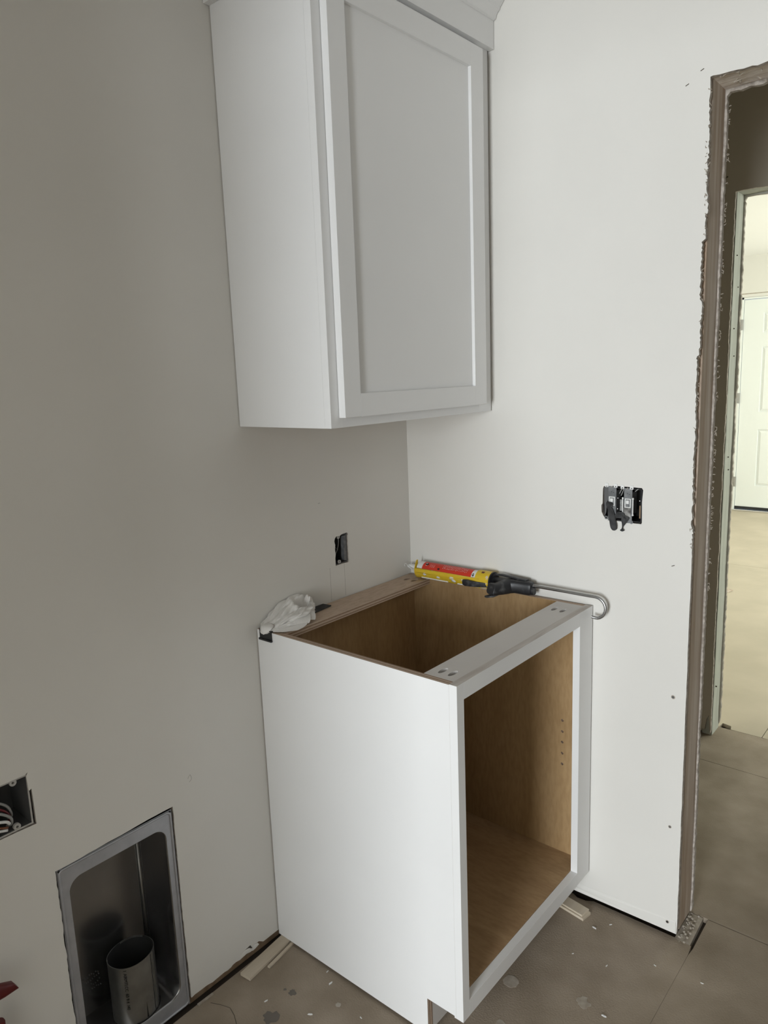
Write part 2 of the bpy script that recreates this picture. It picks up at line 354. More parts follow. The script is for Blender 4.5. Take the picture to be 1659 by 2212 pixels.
# ---- right wall (plane y = 0) with the rough door opening and the switch cut-out
X0, ZH = 0.8540, 2.0775
base_r = [(0.0, 0.002), (0.5773, 0.002), (X0-0.001, 0.006)]
left_cut = []
rnd = random.Random(5); z = 0.006
while z < ZH-0.02:
    amp = 0.0012 if z < 1.05 else 0.0042
    step = 0.0
    if 1.35 < z < 1.50: step = -0.0045
    if 1.10 < z < 1.35: step = -0.003
    if 1.62 < z < 1.75: step = -0.005
    if 1.80 < z < 1.84: step = 0.003
    wv_ = (0.0022*noise.noise(Vector((z*9, 1.7, 0))) if z > 0.95 else 0)
    left_cut.append((X0 + step + wv_ + rnd.uniform(-amp, amp)*0.42, z)); z += rnd.uniform(0.0025, 0.008) if z > 1.0 else rnd.uniform(0.01, 0.04)
left_cut.append((X0-0.001, ZH))
head_cut = jag((X0+0.004, ZH+0.001), (1.76, ZH), 60, 0.003, 9)
hole_sw = [(0.6325, 1.1845), (0.6300, 1.178), (0.6295, 1.140), (0.6265, 1.135), (0.6275, 1.118), (0.6330, 1.107), (0.6400, 1.1015), (0.6640, 1.0985), (0.6880, 1.0975), (0.7150, 1.0960), (0.7305, 1.0960), (0.7320, 1.1000), (0.7310, 1.150), (0.7330, 1.181), (0.7300, 1.186), (0.7000, 1.1868), (0.6600, 1.187)]
outer = base_r + left_cut[1:] + head_cut + [(1.76, ZH), (1.76, 0.004), (4.2, 0.004), (4.2, CZ), (0.0, CZ)]
WR = struct(slab('wall_right', outer, [hole_sw[::-1]], 'y', 0.0, DT, ['wall', 'wall_edge'], mi=(0, 0, 1)))
# tapered factory edge of the sheet along the floor
bm = bmesh.new()
vs = [bm.verts.new(p) for p in ((0.40, -0.0002, 0.016), (0.5773, -0.0022, 0.0195), (0.851, -0.0022, 0.040), (0.851, -0.0002, 0.043), (0.40, -0.0002, 0.019), (0.40, -0.0002, 0.004), (0.852, -0.0002, 0.0075), (0.851, -0.0022, 0.009), (0.40, -0.0022, 0.006))]
bm.faces.new([vs[8], vs[7], vs[2], vs[1], vs[0]]); bm.faces.new([vs[0], vs[1], vs[2], vs[3], vs[4]]); bm.faces.new([vs[5], vs[6], vs[7], vs[8]]); bm.faces.new([vs[7], vs[6], vs[3], vs[2]])
obj('paper_tape', bm, 'wall', WR, recalc=False)
for i, (x, z, r) in enumerate(((0.8227, 0.6647, 0.0040), (0.8264, 0.3085, 0.0032), (0.8295, 0.0334, 0.0036))):
    bm = bmesh.new(); dy_ = 0.0022 if z < 0.1 else 0.0
    tube(bm, [(x, 0.0004-dy_, z), (x, -0.0004-dy_, z)], [r*1.35, r*1.25], 14); obj('screw_dimple', bm, 'plaster', WR)
    bm = bmesh.new(); tube(bm, [(x, -dy_, z), (x, -0.0008-dy_, z)], r*0.8, 12); obj('screw_head', bm, 'grey_box' if z > 0.1 else 'ink_and_shade', WR)
for (x, z) in ((0.8120, 1.0010), (0.8365, 2.095), (0.806, 2.073)):
    bm = bmesh.new(); tube(bm, [(x-0.004, -0.0002, z-0.001), (x+0.003, -0.0004, z+0.002)], 0.0009, 5); obj('wall_nick', bm, 'crack_and_shade', WR)
# framing of the opening
def stud(name, x0, x1, y0, y1, z0, z1, m, parent, along='z', amp=0.0012, seed=0):
    bm = bmesh.new(); bx(bm, x0, x1, y0, y1, z0, z1)
    ax = 2 if along == 'z' else 0
    es = [e for e in bm.edges if abs((e.verts[0].co - e.verts[1].co)[ax]) > 0.5]
    bmesh.ops.subdivide_edges(bm, edges=es, cuts=60, use_grid_fill=True)
    for v in bm.verts:
        nz = noise.noise_vector(v.co*9 + Vector((seed, 0, 0)))
        for k in range(3):
            if k != ax: v.co[k] += nz[k]*amp
    return obj(name, bm, m, parent)
stud('jamb_stud', 0.812, 0.8505, 0.030, 0.1165, 0.0, ZH+0.02, 'stud', WR)
stud('jamb_stud', 0.812, 0.8470, DT+0.0005, 0.0290, 0.0, ZH+0.02, 'stud_raw', WR, seed=3)
stud('header_board', 0.80, 1.80, DT+0.001, 0.1165, ZH+0.004, ZH+0.05, 'mud', WR, 'x', 0.004, 5)
stud('jamb_stud', 1.762, 1.80, DT+0.0005, 0.1165, 0.0, ZH+0.02, 'stud', WR, seed=8)
# splinters, mud curls along the cut edges
bm = bmesh.new(); rnd = random.Random(31)
for k in range(70):
    z = rnd.uniform(1.05, 2.07); x = X0 + rnd.uniform(-0.003, 0.003); s = rnd.uniform(0.002, 0.006)
    tube(bm, [(x, -0.001, z), (x+rnd.uniform(-s, s)*0.7, -0.0035, z+rnd.uniform(-s, s)), (x+rnd.uniform(-s, s), -0.002, z+rnd.uniform(-1.5*s, 1.5*s))], [0.0007, 0.0009, 0.0004], 5)
for k in range(90):
    z = rnd.uniform(0.9, 2.05); x = X0+0.002; s = rnd.uniform(0.002, 0.005)
    tube(bm, [(x, 0.128, z), (x+rnd.uniform(0, s), 0.131, z+rnd.uniform(-s, s)), (x+rnd.uniform(0.0, 1.4*s), 0.130, z+rnd.uniform(-1.5*s, 1.5*s))], [0.001, 0.0012, 0.0005], 5)
for k in range(50):
    x = rnd.uniform(0.86, 1.3); s = rnd.uniform(0.004, 0.012); y = rnd.uniform(0.0, 0.13)
    tube(bm, [(x, y, ZH+0.003), (x+rnd.uniform(-s, s), y+rnd.uniform(-s, s), ZH-0.003), (x+rnd.uniform(-2*s, 2*s), y+rnd.uniform(-s, s), ZH+0.002)], [0.001, 0.0014, 0.0006], 5)
o = obj('paper_fuzz', bm, 'plaster', WR); o['kind'] = 'stuff'
bm = bmesh.new(); rnd = random.Random(41)
for k in range(60):
    x = X0+rnd.uniform(-0.004, 0.022); y = rnd.uniform(0.0, 0.125); s = rnd.uniform(0.001, 0.004)
    if x > X0+0.008 and rnd.random() < 0.4: continue
    bmesh.ops.create_icosphere(bm, subdivisions=1, radius=s, matrix=Matrix.Translation((x, y, FZ+s*0.5)))
o = obj('plaster_crumbs', bm, 'plaster', WR); o['kind'] = 'stuff'
# hall side sheet of the same wall
outer = [(-0.15, 0.0), (X0-0.001, 0.0)] + [(p[0]+0.0012, p[1]) for p in jag((X0, 0.0), (X0, ZH-0.004), 260, 0.0016, 14, 0.35)][1:] + [(q[0], q[1]) for q in jag((X0+0.006, ZH-0.003), (1.76, ZH-0.003), 70, 0.003, 15)] + [(1.76, 0.0), (4.2, 0.0), (4.2, CZ), (-0.15, CZ)]
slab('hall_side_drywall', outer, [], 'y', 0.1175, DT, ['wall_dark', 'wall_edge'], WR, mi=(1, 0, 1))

# ---- hall far wall (plane y = 1.186) and the second opening
Y2, X2, Z2 = 1.1864, 0.5850, 2.0750
outer = [(-0.15, 0.0)] + [(0.30, 0.0), (0.545, 0.0), (0.553, 0.012), (0.560, 0.010), (0.565, 0.055), (0.574, 0.075), (0.577, 0.02), (X2-0.003, 0.0)] + jag((X2-0.002, 0.0), (X2-0.002, Z2), 120, 0.0018, 51)[1:] + [(X2-0.002, Z2)] + jag((X2+0.004, Z2+0.002), (1.5, Z2), 50, 0.0016, 52)[1:] + [(1.5, Z2), (1.5, 0), (4.2, 0), (4.2, CZ), (-0.15, CZ)]
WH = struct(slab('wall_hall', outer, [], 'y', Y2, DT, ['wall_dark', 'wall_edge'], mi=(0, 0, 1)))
stud('jamb_stud', X2-0.04, X2, Y2+DT+0.001, Y2+0.1005, FZ, Z2+0.02, 'stud_grey', WH, seed=12)
stud('header_board', X2-0.05, 1.55, Y2+DT+0.001, Y2+0.1005, Z2+0.003, Z2+0.05, 'stud_grey', WH, 'x', 0.001, 6)
outer = [(-1.45, 0.0), (X2, 0.0)] + [(p[0]+0.005, p[1]) for p in jag((X2, 0.0), (X2, Z2-0.004), 170, 0.0032, 61)][1:] + jag((X2+0.01, Z2-0.004), (1.5, Z2-0.004), 40, 0.002, 62) + [(1.5, 0), (4.2, 0), (4.2, CZ), (-1.45, CZ)]
slab('far_side_drywall', outer, [], 'y', Y2+0.1015, DT, ['wall', 'wall_edge'], WH, mi=(0, 0, 1))
bm = bmesh.new(); tube(bm, [(X2-0.035, Y2-0.001, 2.128), (X2-0.030, Y2-0.001, 2.131)], 0.002, 6); obj('wall_nick', bm, 'crack_and_shade', WH)
for k, (yy, zz) in enumerate(((1.23, 1.86), (1.26, 1.75), (1.235, 1.60), (1.25, 1.50), (1.24, 1.12), (1.25, 1.07), (1.22, 0.19), (1.23, 0.185))):
    bm = bmesh.new(); tube(bm, [(X2+0.0008, yy, zz), (X2+0.0016, yy, zz+0.004)], 0.0022, 6); obj('nail_hole', bm, 'crack_and_shade', WH)

# ---- far wall with the entry door
YF = 6.2; DL, DR, DTOP = -0.690, 0.224, 2.065
outer = rect(-1.5, 4.2, FZ, CZ)
WF = struct(slab('wall_far', outer, [rect(DL-0.022, DR+0.022, FZ+0.001, DTOP+0.024)[::-1]], 'y', YF, 0.12, 'wall'))
D1 = bpy.data.objects.new('door_1', None); COL.objects.link(D1); D1.location = (DL, YF+0.03, FZ); struct(D1)
pan = []
for xa, xb in ((-0.512, -0.285), (-0.180, 0.047)):
    for za, zb in ((0.246, 0.811), (0.985, 1.616), (1.746, 1.935)): pan.append((xa, xb, za, zb))
slab('door_slab', rect(DL, DR, 0.006, DTOP), [rect(*p)[::-1] for p in pan], 'y', YF+0.012, 0.012, 'door', D1)
box('door_core', DL, DR, YF+0.024, YF+0.05, 0.006, DTOP, 'door', D1)
for (xa, xb, za, zb) in pan:
    bm = bmesh.new(); g = 0.022; b0 = [bm.verts.new((x, YF+0.0235, z)) for x, z in rect(xa+0.008, xb-0.008, za+0.008, zb-0.008)]
    b1 = [bm.verts.new((x, YF+0.0145, z)) for x, z in rect(xa+g+.008, xb-g-.008, za+g+.008, zb-g-.008)]
    bm.faces.new(b1)
    for i in range(4): bm.faces.new([b0[i], b0[(i+1) % 4], b1[(i+1) % 4], b1[i]])
    obj('raised_panel', bm, 'door', D1)
box('door_frame', DL-0.021, DL-0.004, YF+0.002, YF+0.11, FZ, DTOP+0.022, 'door', D1)
box('door_frame', DR+0.004, DR+0.021, YF+0.002, YF+0.11, FZ, DTOP+0.022, 'door', D1)
box('door_frame', DL-0.021, DR+0.021, YF+0.002, YF+0.11, DTOP+0.005, DTOP+0.022, 'door', D1)
box('threshold', DL-0.003, DR+0.003, YF-0.035, YF+0.06, FZ+0.001, FZ+0.016, 'chrome', D1, bevel=0.004)
box('door_sweep', DL, DR, YF+0.006, YF+0.0115, 0.004, 0.030, 'black', D1)
for z in (1.83, 1.12, 0.28):
    bm = bmesh.new(); tube(bm, [(DL-0.004, YF+0.004, z-0.05), (DL-0.004, YF+0.004, z+0.05)], 0.008, 8); bx(bm, DL-0.03, DL-0.004, YF-0.0015, YF+0.0015, z-0.05, z+0.05)
    obj('hinge', bm, 'steel', D1)
for z in (1.92, 1.10, 0.78, 0.43, 0.10):
    bm = bmesh.new(); tube(bm, [(DL-0.075, YF+0.001, z), (DL-0.075, YF-0.001, z)], 0.0055, 8); obj('screw_head', bm, 'crack_and_shade', WF)
bm = bmesh.new(); bx(bm, DL-0.062, DL-0.058, YF-0.001, YF+0.001, FZ, DTOP+0.05); bx(bm, DL-0.03, DR+0.02, YF-0.001, YF+0.001, DTOP+0.052, DTOP+0.060)
obj('drywall_joint', bm, 'plaster', WF)

# ---- ceiling and the walls that close the rooms behind the photographer
CE = struct(box('ceiling', -1.6, 4.3, -6.4, 6.7, CZ, CZ+0.1, 'ceiling'))
outer = rect(-1.5, 4.2, FZ, CZ)
struct(slab('unseen_wall_behind', outer, [rect(0.76, 2.20, FZ+0.002, 2.12)[::-1]], 'y', -2.66, -0.11, 'wall'))  # unseen wall, its doorway edge placed to clip the daylight
struct(box('unseen_wall_laundry_side', 3.6, 3.7, -2.66, -0.001, FZ, CZ, 'wall_dark'))  # unseen wall, given dark paint to cut bounced light
struct(slab('wall_patio', rect(-1.0, 4.2, FZ, CZ), [rect(1.10, 2.35, 0.40, 2.20)[::-1]], 'y', -6.2, -0.12, 'wall'))
struct(box('wall_east', 4.2, 4.3, -6.4, 6.7, FZ, CZ, 'wall'))
struct(box('wall_west', -1.1, -1.0, -6.4, -2.78, FZ, CZ, 'wall'))
struct(box('wall_far_side', -1.6, -1.5, 1.29, 6.4, FZ, CZ, 'wall'))
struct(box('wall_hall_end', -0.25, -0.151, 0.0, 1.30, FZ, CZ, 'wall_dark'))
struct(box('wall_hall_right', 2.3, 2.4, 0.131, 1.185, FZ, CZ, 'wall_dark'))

# ================================================================ BASE CABINET
BZ = -0.006; TZ = 0.867; W0, W1 = -0.632, -0.006; DX = 0.610; FX = 0.591
base = thing('base_cabinet', (0.30, -0.32, BZ), 'white base cabinet with open front and no countertop, standing on the floor in the corner', 'cabinet')
# left side panel: white outside, maple inside, plywood edge on top, toe notch
prof = [(0.003, BZ), (0.5114, BZ), (0.5114, 0.0885), (0.5865, 0.0885), (0.5865, 0.084), (FX, 0.084), (FX, TZ-0.001), (0.003, TZ-0.001)]
slab('side_panel', prof, [], 'y', W0, 0.0175, ['cab', 'maple', 'edge_y'], base, mi=(0, 1, 2))
pins = [ell(0.533, z, 0.0040, 0.0040, 12) for z in (0.3963, 0.4285, 0.4618, 0.4936, 0.5266)] + [ell(0.085, z, 0.0028, 0.0028, 10) for z in (0.3963, 0.4285, 0.4618, 0.4936, 0.5266)]
prof = [(0.003, BZ), (0.5114, BZ), (0.5114, 0.0885), (FX, 0.0885), (FX, TZ-0.001), (0.003, TZ-0.001)]
slab('side_panel', prof, [p[::-1] for p in pins], 'y', W1-0.0145, 0.0100, ['maple', 'cab', 'edge_y'], base, mi=(0, 1, 2))
slab('side_panel_backing', prof, [], 'y', W1-0.0042, 0.0035, ['edge_y'], base)
IY0, IY1 = W0+0.0178, W1-0.0148
box('back_panel', 0.019, 0.027, IY0, IY1, 0.09, TZ-0.018, 'maple', base)
box('nailer_strip', 0.0035, 0.0182, IY0, IY1, 0.75, TZ-0.0015, ['rawply', 'edge_x'], base, face_mats={1: 0})
def pocket_rail(name, x0, x1, pk, mats, zt):
    holes = [ell(cx, cy, 0.0062, 0.0165, 14, rot=0.0)[::-1] for cx, cy in pk]
    bm = bmesh.new(); slab_bm(bm, rect(x0, x1, IY0, IY1), holes, 'z', zt, -0.018, (0, 0, 1))
    o = obj(name, bm, mats, base)
    for cx, cy in pk:
        b2 = bmesh.new(); slab_bm(b2, ell(cx, cy, 0.0070, 0.0175, 14), [], 'z', zt-0.016, -0.003)
        obj('pocket_hole', b2, 'crack_and_shade', o)  # bottom of the pocket coloured dark, as painted shade
        b3 = bmesh.new(); s = -1 if cy < -0.3 else 1      # the screw seen at the deep end of the pocket
        tube(b3, [(cx, cy+0.006*s, zt-0.013), (cx, cy+0.012*s, zt-0.0075)], 0.0032, 8); obj('pocket_screw', b3, 'crack_and_shade', o)
    return o
pocket_rail('back_rail', 0.0192, 0.0880, [(0.037, -0.066), (0.064, -0.066), (0.037, -0.560), (0.064, -0.560)], ['rawply', 'edge_z'], TZ-0.001)
pocket_rail('front_rail', 0.5145, FX-0.0005, [(0.5395, -0.082), (0.5640, -0.084), (0.5395, -0.5795), (0.5650, -0.5800)], ['primed', 'primed'], TZ-0.001)
box('cabinet_floor', 0.0275, FX-0.0005, IY0, IY1, 0.107, 0.125, 'deck', base)
box('toe_kick', 0.4950, 0.5110, IY0, IY1, BZ, 0.1065, 'primed', base)
# face frame
ff = bpy.data.objects.new('face_frame', None); COL.objects.link(ff); ff.parent = base
b = 0.0003
box('left_stile', FX, DX, W0, -0.6072, 0.084, TZ, ['cab', 'raw_edge'], ff, face_mats={1: 1}, bevel=b)
box('right_stile', FX, DX, -0.0800, W1, 0.086, TZ, ['cab', 'raw_edge'], ff, face_mats={1: 1}, bevel=b)
box('top_rail', FX, DX, -0.6070, -0.0802, 0.8305, TZ, ['cab', 'raw_edge'], ff, face_mats={1: 1}, bevel=b)
box('bottom_rail', FX, DX, -0.6070, -0.0802, 0.0845, 0.1235, 'cab', ff, bevel=b)

# ================================================================ WALL CABINET
UY0, UY1, UX, UZ, UT = -0.6390, -0.0070, 0.3055, 1.3738, 2.3000
up = thing('wall_cabinet', (0.15, -0.32, UZ), 'white shaker wall cabinet with crown moulding, hung above the base cabinet', 'cabinet')
b = 0.0003
box('side_panel', 0.0025, UX-0.0191, UY0, UY0+0.016, UZ, UT, 'cab', up)
box('side_panel', 0.0025, UX-0.0195, UY1-0.016, UY1, UZ, UT, 'cab', up)
box('bottom_panel', 0.0025, UX-0.0195, UY0+0.0165, UY1-0.0165, UZ+0.012, UZ+0.028, 'maple', up)
box('back_panel', 0.0035, 0.0095, UY0+0.0165, UY1-0.0165, UZ+0.029, UT, 'maple', up)
uf = bpy.data.objects.new('face_frame', None); COL.objects.link(uf); uf.parent = up
FX2 = UX-0.019
box('left_stile', FX2, UX, UY0, UY0+0.038, UZ, UT, 'cab', uf, bevel=b)
box('right_stile', FX2, UX, UY1-0.062, UY1, UZ, UT, 'cab', uf, bevel=b)
box('bottom_rail', FX2, UX, UY0+0.0382, UY1-0.0622, UZ, UZ+0.038, 'cab', uf, bevel=b)
box('top_rail', FX2, UX, UY0+0.0382, UY1-0.0622, 2.245, UT, 'cab', uf, bevel=b)
# shaker door
dr = bpy.data.objects.new('door', None); COL.objects.link(dr); dr.parent = up
dx0, dx1, dy0, dy1, dz0, dz1 = UX+0.0012, 0.3250, -0.6145, -0.0585, 1.3950, 2.2650
sy0, sy1, sz0, sz1 = -0.5625, -0.1130, 1.4445, 2.2125
b = 0.0008
box('door_stile', dx0, dx1, dy0, sy0, dz0, dz1, 'cab', dr, bevel=b)
box('door_stile', dx0, dx1, sy1, dy1, dz0, dz1, 'cab', dr, bevel=b)
box('door_rail', dx0, dx1, sy0, sy1, dz0, sz0, 'cab', dr)
box('door_rail', dx0, dx1, sy0, sy1, sz1, dz1, 'cab', dr)
box('door_panel', dx0+0.002, dx1-0.0085, sy0, sy1, sz0, sz1, 'cab', dr)
# frieze and crown, mitred round the left corner
def sweep_L(name, prof, m, parent, smooth=False):
    """prof: (offset outwards from cabinet face, z) closed; runs along the front then back along the left side"""
    bm = bmesh.new(); rings = []
    for kind in ('a', 'b', 'c'):
        ring = []
        for o_, z in prof:
            if kind == 'a': p = (UX+o_, -0.002, z)
            elif kind == 'b': p = (UX+o_, UY0-o_, z)
            else: p = (0.0015, UY0-o_, z)
            ring.append(bm.verts.new(p))
        rings.append(ring)
    n = len(prof)
    for r in range(2):
        for i in range(n): bm.faces.new([rings[r][i], rings[r][(i+1) % n], rings[r+1][(i+1) % n], rings[r+1][i]])
    bm.faces.new(rings[0][::-1]); bm.faces.new(rings[2])
    o = obj(name, bm, m, parent)
    if smooth: autosmooth(o, 30)
    return o
sweep_L('frieze_board', [(0.0005, 2.2795), (0.0165, 2.2795), (0.0165, 2.3600), (0.0005, 2.3600)], 'cab', up)
cp = [(0.0168, 2.3450), (0.0235, 2.3478), (0.0250, 2.3550), (0.0290, 2.3610), (0.0350, 2.3655), (0.0362, 2.3705), (0.0405, 2.3745), (0.0465, 2.3815), (0.0510, 2.3900), (0.0545, 2.4000), (0.0610, 2.4120), (0.0700, 2.4240), (0.0800, 2.4330), (0.0830, 2.4360), (0.0840, 2.4480), (0.0900, 2.4520), (0.0900, CZ-0.004), (0.0168, CZ-0.004)]
sweep_L('crown_moulding', cp, 'cab', up, True)
box('cabinet_top', 0.0025, UX-0.0002, UY0+0.0005, UY1, UT+0.0005, UT+0.016, 'cab', up)

# ================================================================ CAULK GUN lying on the right panel's top edge
gun = thing('caulking_gun', (0.25, -0.033, TZ), 'yellow and black caulking gun with hooked steel rod, lying on the base cabinet edge', 'caulking gun')
AY, AZ, RB = -0.0335, 0.8945, 0.0265
GX0, GX1 = 0.062, 0.322
# cradle: sheet half shell facing out and down, open at the top
def shell(x0, x1, r, a0, a1, n=22, th=0.0011, nx=8, wob=0.0):
    bm = bmesh.new(); g = {}
    for s in (0, 1):
        rr = r - th*s
        for i in range(nx+1):
            x = x0 + (x1-x0)*i/nx
            for k in range(n+1):
                a = a0 + (a1-a0)*k/n
                g[s, i, k] = bm.verts.new((x, AY - rr*math.cos(a), AZ + rr*math.sin(a)))
    for i in range(nx):
        for k in range(n):
            bm.faces.new([g[0, i, k], g[0, i+1, k], g[0, i+1, k+1], g[0, i, k+1]]); bm.faces.new([g[1, i, k], g[1, i, k+1], g[1, i+1, k+1], g[1, i+1, k]])
        for k in (0, n): bm.faces.new([g[0, i, k], g[1, i, k], g[1, i+1, k], g[0, i+1, k]])
    for i in (0, nx):
        for k in range(n): bm.faces.new([g[0, i, k], g[0, i, k+1], g[1, i, k+1], g[1, i, k]])
    return bm
R_ = math.radians
cr = obj('cradle', shell(GX0, GX1-0.03, RB, R_(-196), R_(18)), 'yellow', gun); autosmooth(cr)
bm = bmesh.new()   # rolled edge of the cradle
a = R_(18); tube(bm, [(x, AY-(RB+0.0005)*math.cos(a), AZ+(RB+0.0005)*math.sin(a)) for x in (GX0, GX1-0.03)], 0.0016, 8)
a = R_(-8); tube(bm, [(x, AY-(RB+0.0005)*math.cos(a), AZ+(RB+0.0005)*math.sin(a)) for x in (GX0+0.006, GX1-0.036)], 0.0011, 8)
obj('rolled_edge', bm, 'yellow', cr, smooth=True)
o = obj('end_collar', shell(GX1-0.045, GX1, RB+0.0008, 0, 2*PI, 36, 0.0012, 4), 'yellow', gun); autosmooth(o)
bm = bmesh.new(); tube(bm, [(GX1-0.012+0.0*k, AY, AZ) for k in (0, 1)], RB, 3); bm.free()
bm = bmesh.new(); slab_bm(bm, [(AY+RB*1.03*math.cos(t), AZ+RB*1.03*math.sin(t)) for t in [2*PI*i/30 for i in range(30)]], [], 'x', GX1, 0.004)
obj('rear_plate', bm, 'gunblack', gun)
# front plate with the raised ear
pts = []
for i in range(25):
    t = R_(-205 + 250*i/24); pts.append((AY-RB*1.02*math.cos(t), AZ+RB*1.02*math.sin(t)))
pts += [(AY-0.012, AZ+0.024), (AY-0.008, AZ+0.0315), (AY-0.001, AZ+0.030), (AY-0.002, AZ+0.016), (AY+0.010, AZ+0.010)]
fp = []
for i in range(31):
    t = R_(-190 + 215*i/30); fp.append((AY-RB*1.03*math.cos(t), AZ+RB*1.03*math.sin(t)))
fp += [(AY-0.0215, AZ+0.0215), (AY-0.0150, AZ+0.0315), (AY-0.0095, AZ+0.0310), (AY-0.0110, AZ+0.0190), (AY-0.0070, AZ+0.0110), (AY+0.0070, AZ+0.0110), (AY+0.018, AZ+0.010)]
slab('front_plate', fp, [], 'x', GX0-0.0015, 0.0022, 'yellow', gun)
for (x, y_, z_, sx, sz, sd) in ((0.098, -1, -0.006, 0.006, 0.0045, 1), (0.148, -1, -0.009, 0.006, 0.0035, 2), (0.197, -1, -0.004, 0.009, 0.004, 3), (0.203, -1, -0.012, 0.007, 0.005, 4), (0.235, -1, -0.004, 0.005, 0.003, 5)):
    bm = bmesh.new(); bmesh.ops.create_icosphere(bm, subdivisions=3, radius=1)
    yy = -math.sqrt(max(1e-9, RB**2-z_**2))
    for v in bm.verts:
        n_ = noise.noise(v.co*2.2+Vector((sd*3, 0, 0)))
        zz = z_ + v.co.z*sz*(1+0.5*n_); xx = x + v.co.x*sx*(1+0.5*n_)
        zz = max(-RB*0.95, min(RB*0.95, zz))
        v.co = Vector((xx, AY - math.sqrt(RB**2-zz**2) - 0.0010*max(-0.6, -v.co.y)*1.0, AZ+zz))
    obj('caulk_smear', bm, 'white_plastic', gun, smooth=True)
# rest strip under the cradle: the white bead visible along the foot
bm = bmesh.new(); tube(bm, [(0.083, AY-0.0192, AZ-0.0190), (0.180, AY-0.0192, AZ-0.0190)], 0.0019, 6); obj('dried_bead', bm, 'white_plastic', gun)
bm = bmesh.new(); tube(bm, [(0.214, AY-0.0192, AZ-0.0190), (0.262, AY-0.0192, AZ-0.0190)], 0.0019, 6); obj('dried_bead', bm, 'white_plastic', gun)
# cartridge
cart = thing('sealant_cartridge', (0.20, AY, TZ+0.002), 'white sealant cartridge with red printed label, sitting in the yellow caulking gun', 'cartridge')
bm = bmesh.new(); tube(bm, [(GX0+0.004, AY, AZ), (GX1-0.022, AY, AZ)], RB-0.0022, 40); o = obj('cartridge_tube', bm, 'white_plastic', cart); autosmooth(o)
lb = obj('red_label', shell(GX0+0.024, GX1-0.060, RB-0.0018, R_(-30), R_(122), 24, 0.0002, 4), 'label_red', cart); autosmooth(lb)
def on_tube(bm, x, a, w, h, r=RB-0.0016, n=12, shape='e', th=0.0002):
    """small flat print wrapped on the tube: centre x, angle a, half sizes w along x, h along the arc"""
    pts = ell(0, 0, w, h, n) if shape == 'e' else rect(-w, w, -h, h)
    q = [bm.verts.new((x+p[0], AY-(r)*math.cos(a+p[1]/r), AZ+(r)*math.sin(a+p[1]/r))) for p in pts]
    bm.faces.new(q)
bm = bmesh.new(); on_tube(bm, 0.100, R_(62), 0.0058, 0.0044); obj('printed_emblem', bm, 'ink_and_shade', lb)
bm = bmesh.new(); on_tube(bm, 0.146, R_(38), 0.0045, 0.0030); obj('printed_emblem', bm, 'ink_and_shade', lb)
bm = bmesh.new(); on_tube(bm, 0.0965, R_(70), 0.0035, 0.0014); on_tube(bm, 0.0985, R_(50), 0.004, 0.0007)
rnd = random.Random(4)
for k in range(3):
    for j in range(3): on_tube(bm, 0.114+k*0.0065, R_(44+j*9), 0.0022, 0.0003, shape='r')
for k in range(17):
    x = 0.160 + k*0.0052
    for j in range(3):
        h = rnd.uniform(0.0010, 0.0024); on_tube(bm, x, R_(50+j*13+rnd.uniform(-2, 2)), 0.00045, h, shape='r')
o = obj('printed_lines', bm, 'white_plastic', lb); o['kind'] = 'stuff'
bm = bmesh.new()
wp = [bm.verts.new((x, AY-(RB-0.0014)*math.cos(a), AZ+(RB-0.0014)*math.sin(a))) for x, a in ((0.2620, R_(20)), (0.2700, R_(20)), (0.2700, R_(60)), (0.2650, R_(60)))]
bm.faces.new(wp); obj('white_patch', bm, 'white_plastic', lb)
bm = bmesh.new(); on_tube(bm, 0.2675, R_(38), 0.0035, 0.0058, r=RB-0.0012); obj('printed_emblem', bm, 'ink_and_shade', lb)
bm = bmesh.new(); on_tube(bm, 0.2672, R_(42), 0.0018, 0.0014, r=RB-0.0010); on_tube(bm, 0.2668, R_(30), 0.0016, 0.0009, r=RB-0.0010); obj('printed_mark', bm, 'white_plastic', lb)
bm = bmesh.new(); tube(bm, [(GX0+0.003, AY, AZ), (GX0-0.006, AY, AZ), (GX0-0.008, AY, AZ), (GX0-0.030, AY, AZ+0.002), (0.0165, AY, AZ+0.0035)], [0.013, 0.013, 0.0095, 0.0085, 0.0050], 16); o = obj('nozzle', bm, 'white_plastic', cart); autosmooth(o)
bm = bmesh.new(); a = R_(60); on_tube(bm, 0.297, R_(66), 0.0045, 0.0035, r=RB+0.0012, shape='r'); obj('stamped_mark', bm, 'red_tool', gun)
# puncture wire folded along the nozzle
bm = bmesh.new(); tube(bm, smoothpts([(0.060, AY-0.0270, AZ+0.004), (0.045, AY-0.016, AZ+0.000), (0.028, AY-0.010, AZ+0.004), (0.014, AY-0.006, AZ+0.010), (0.0075, AY-0.006, AZ+0.009), (0.0065, AY-0.006, AZ+0.003), (0.0105, AY-0.006, AZ+0.002)], 5), 0.0009, 6)
obj('puncture_wire', bm, 'white_plastic', gun, smooth=True)
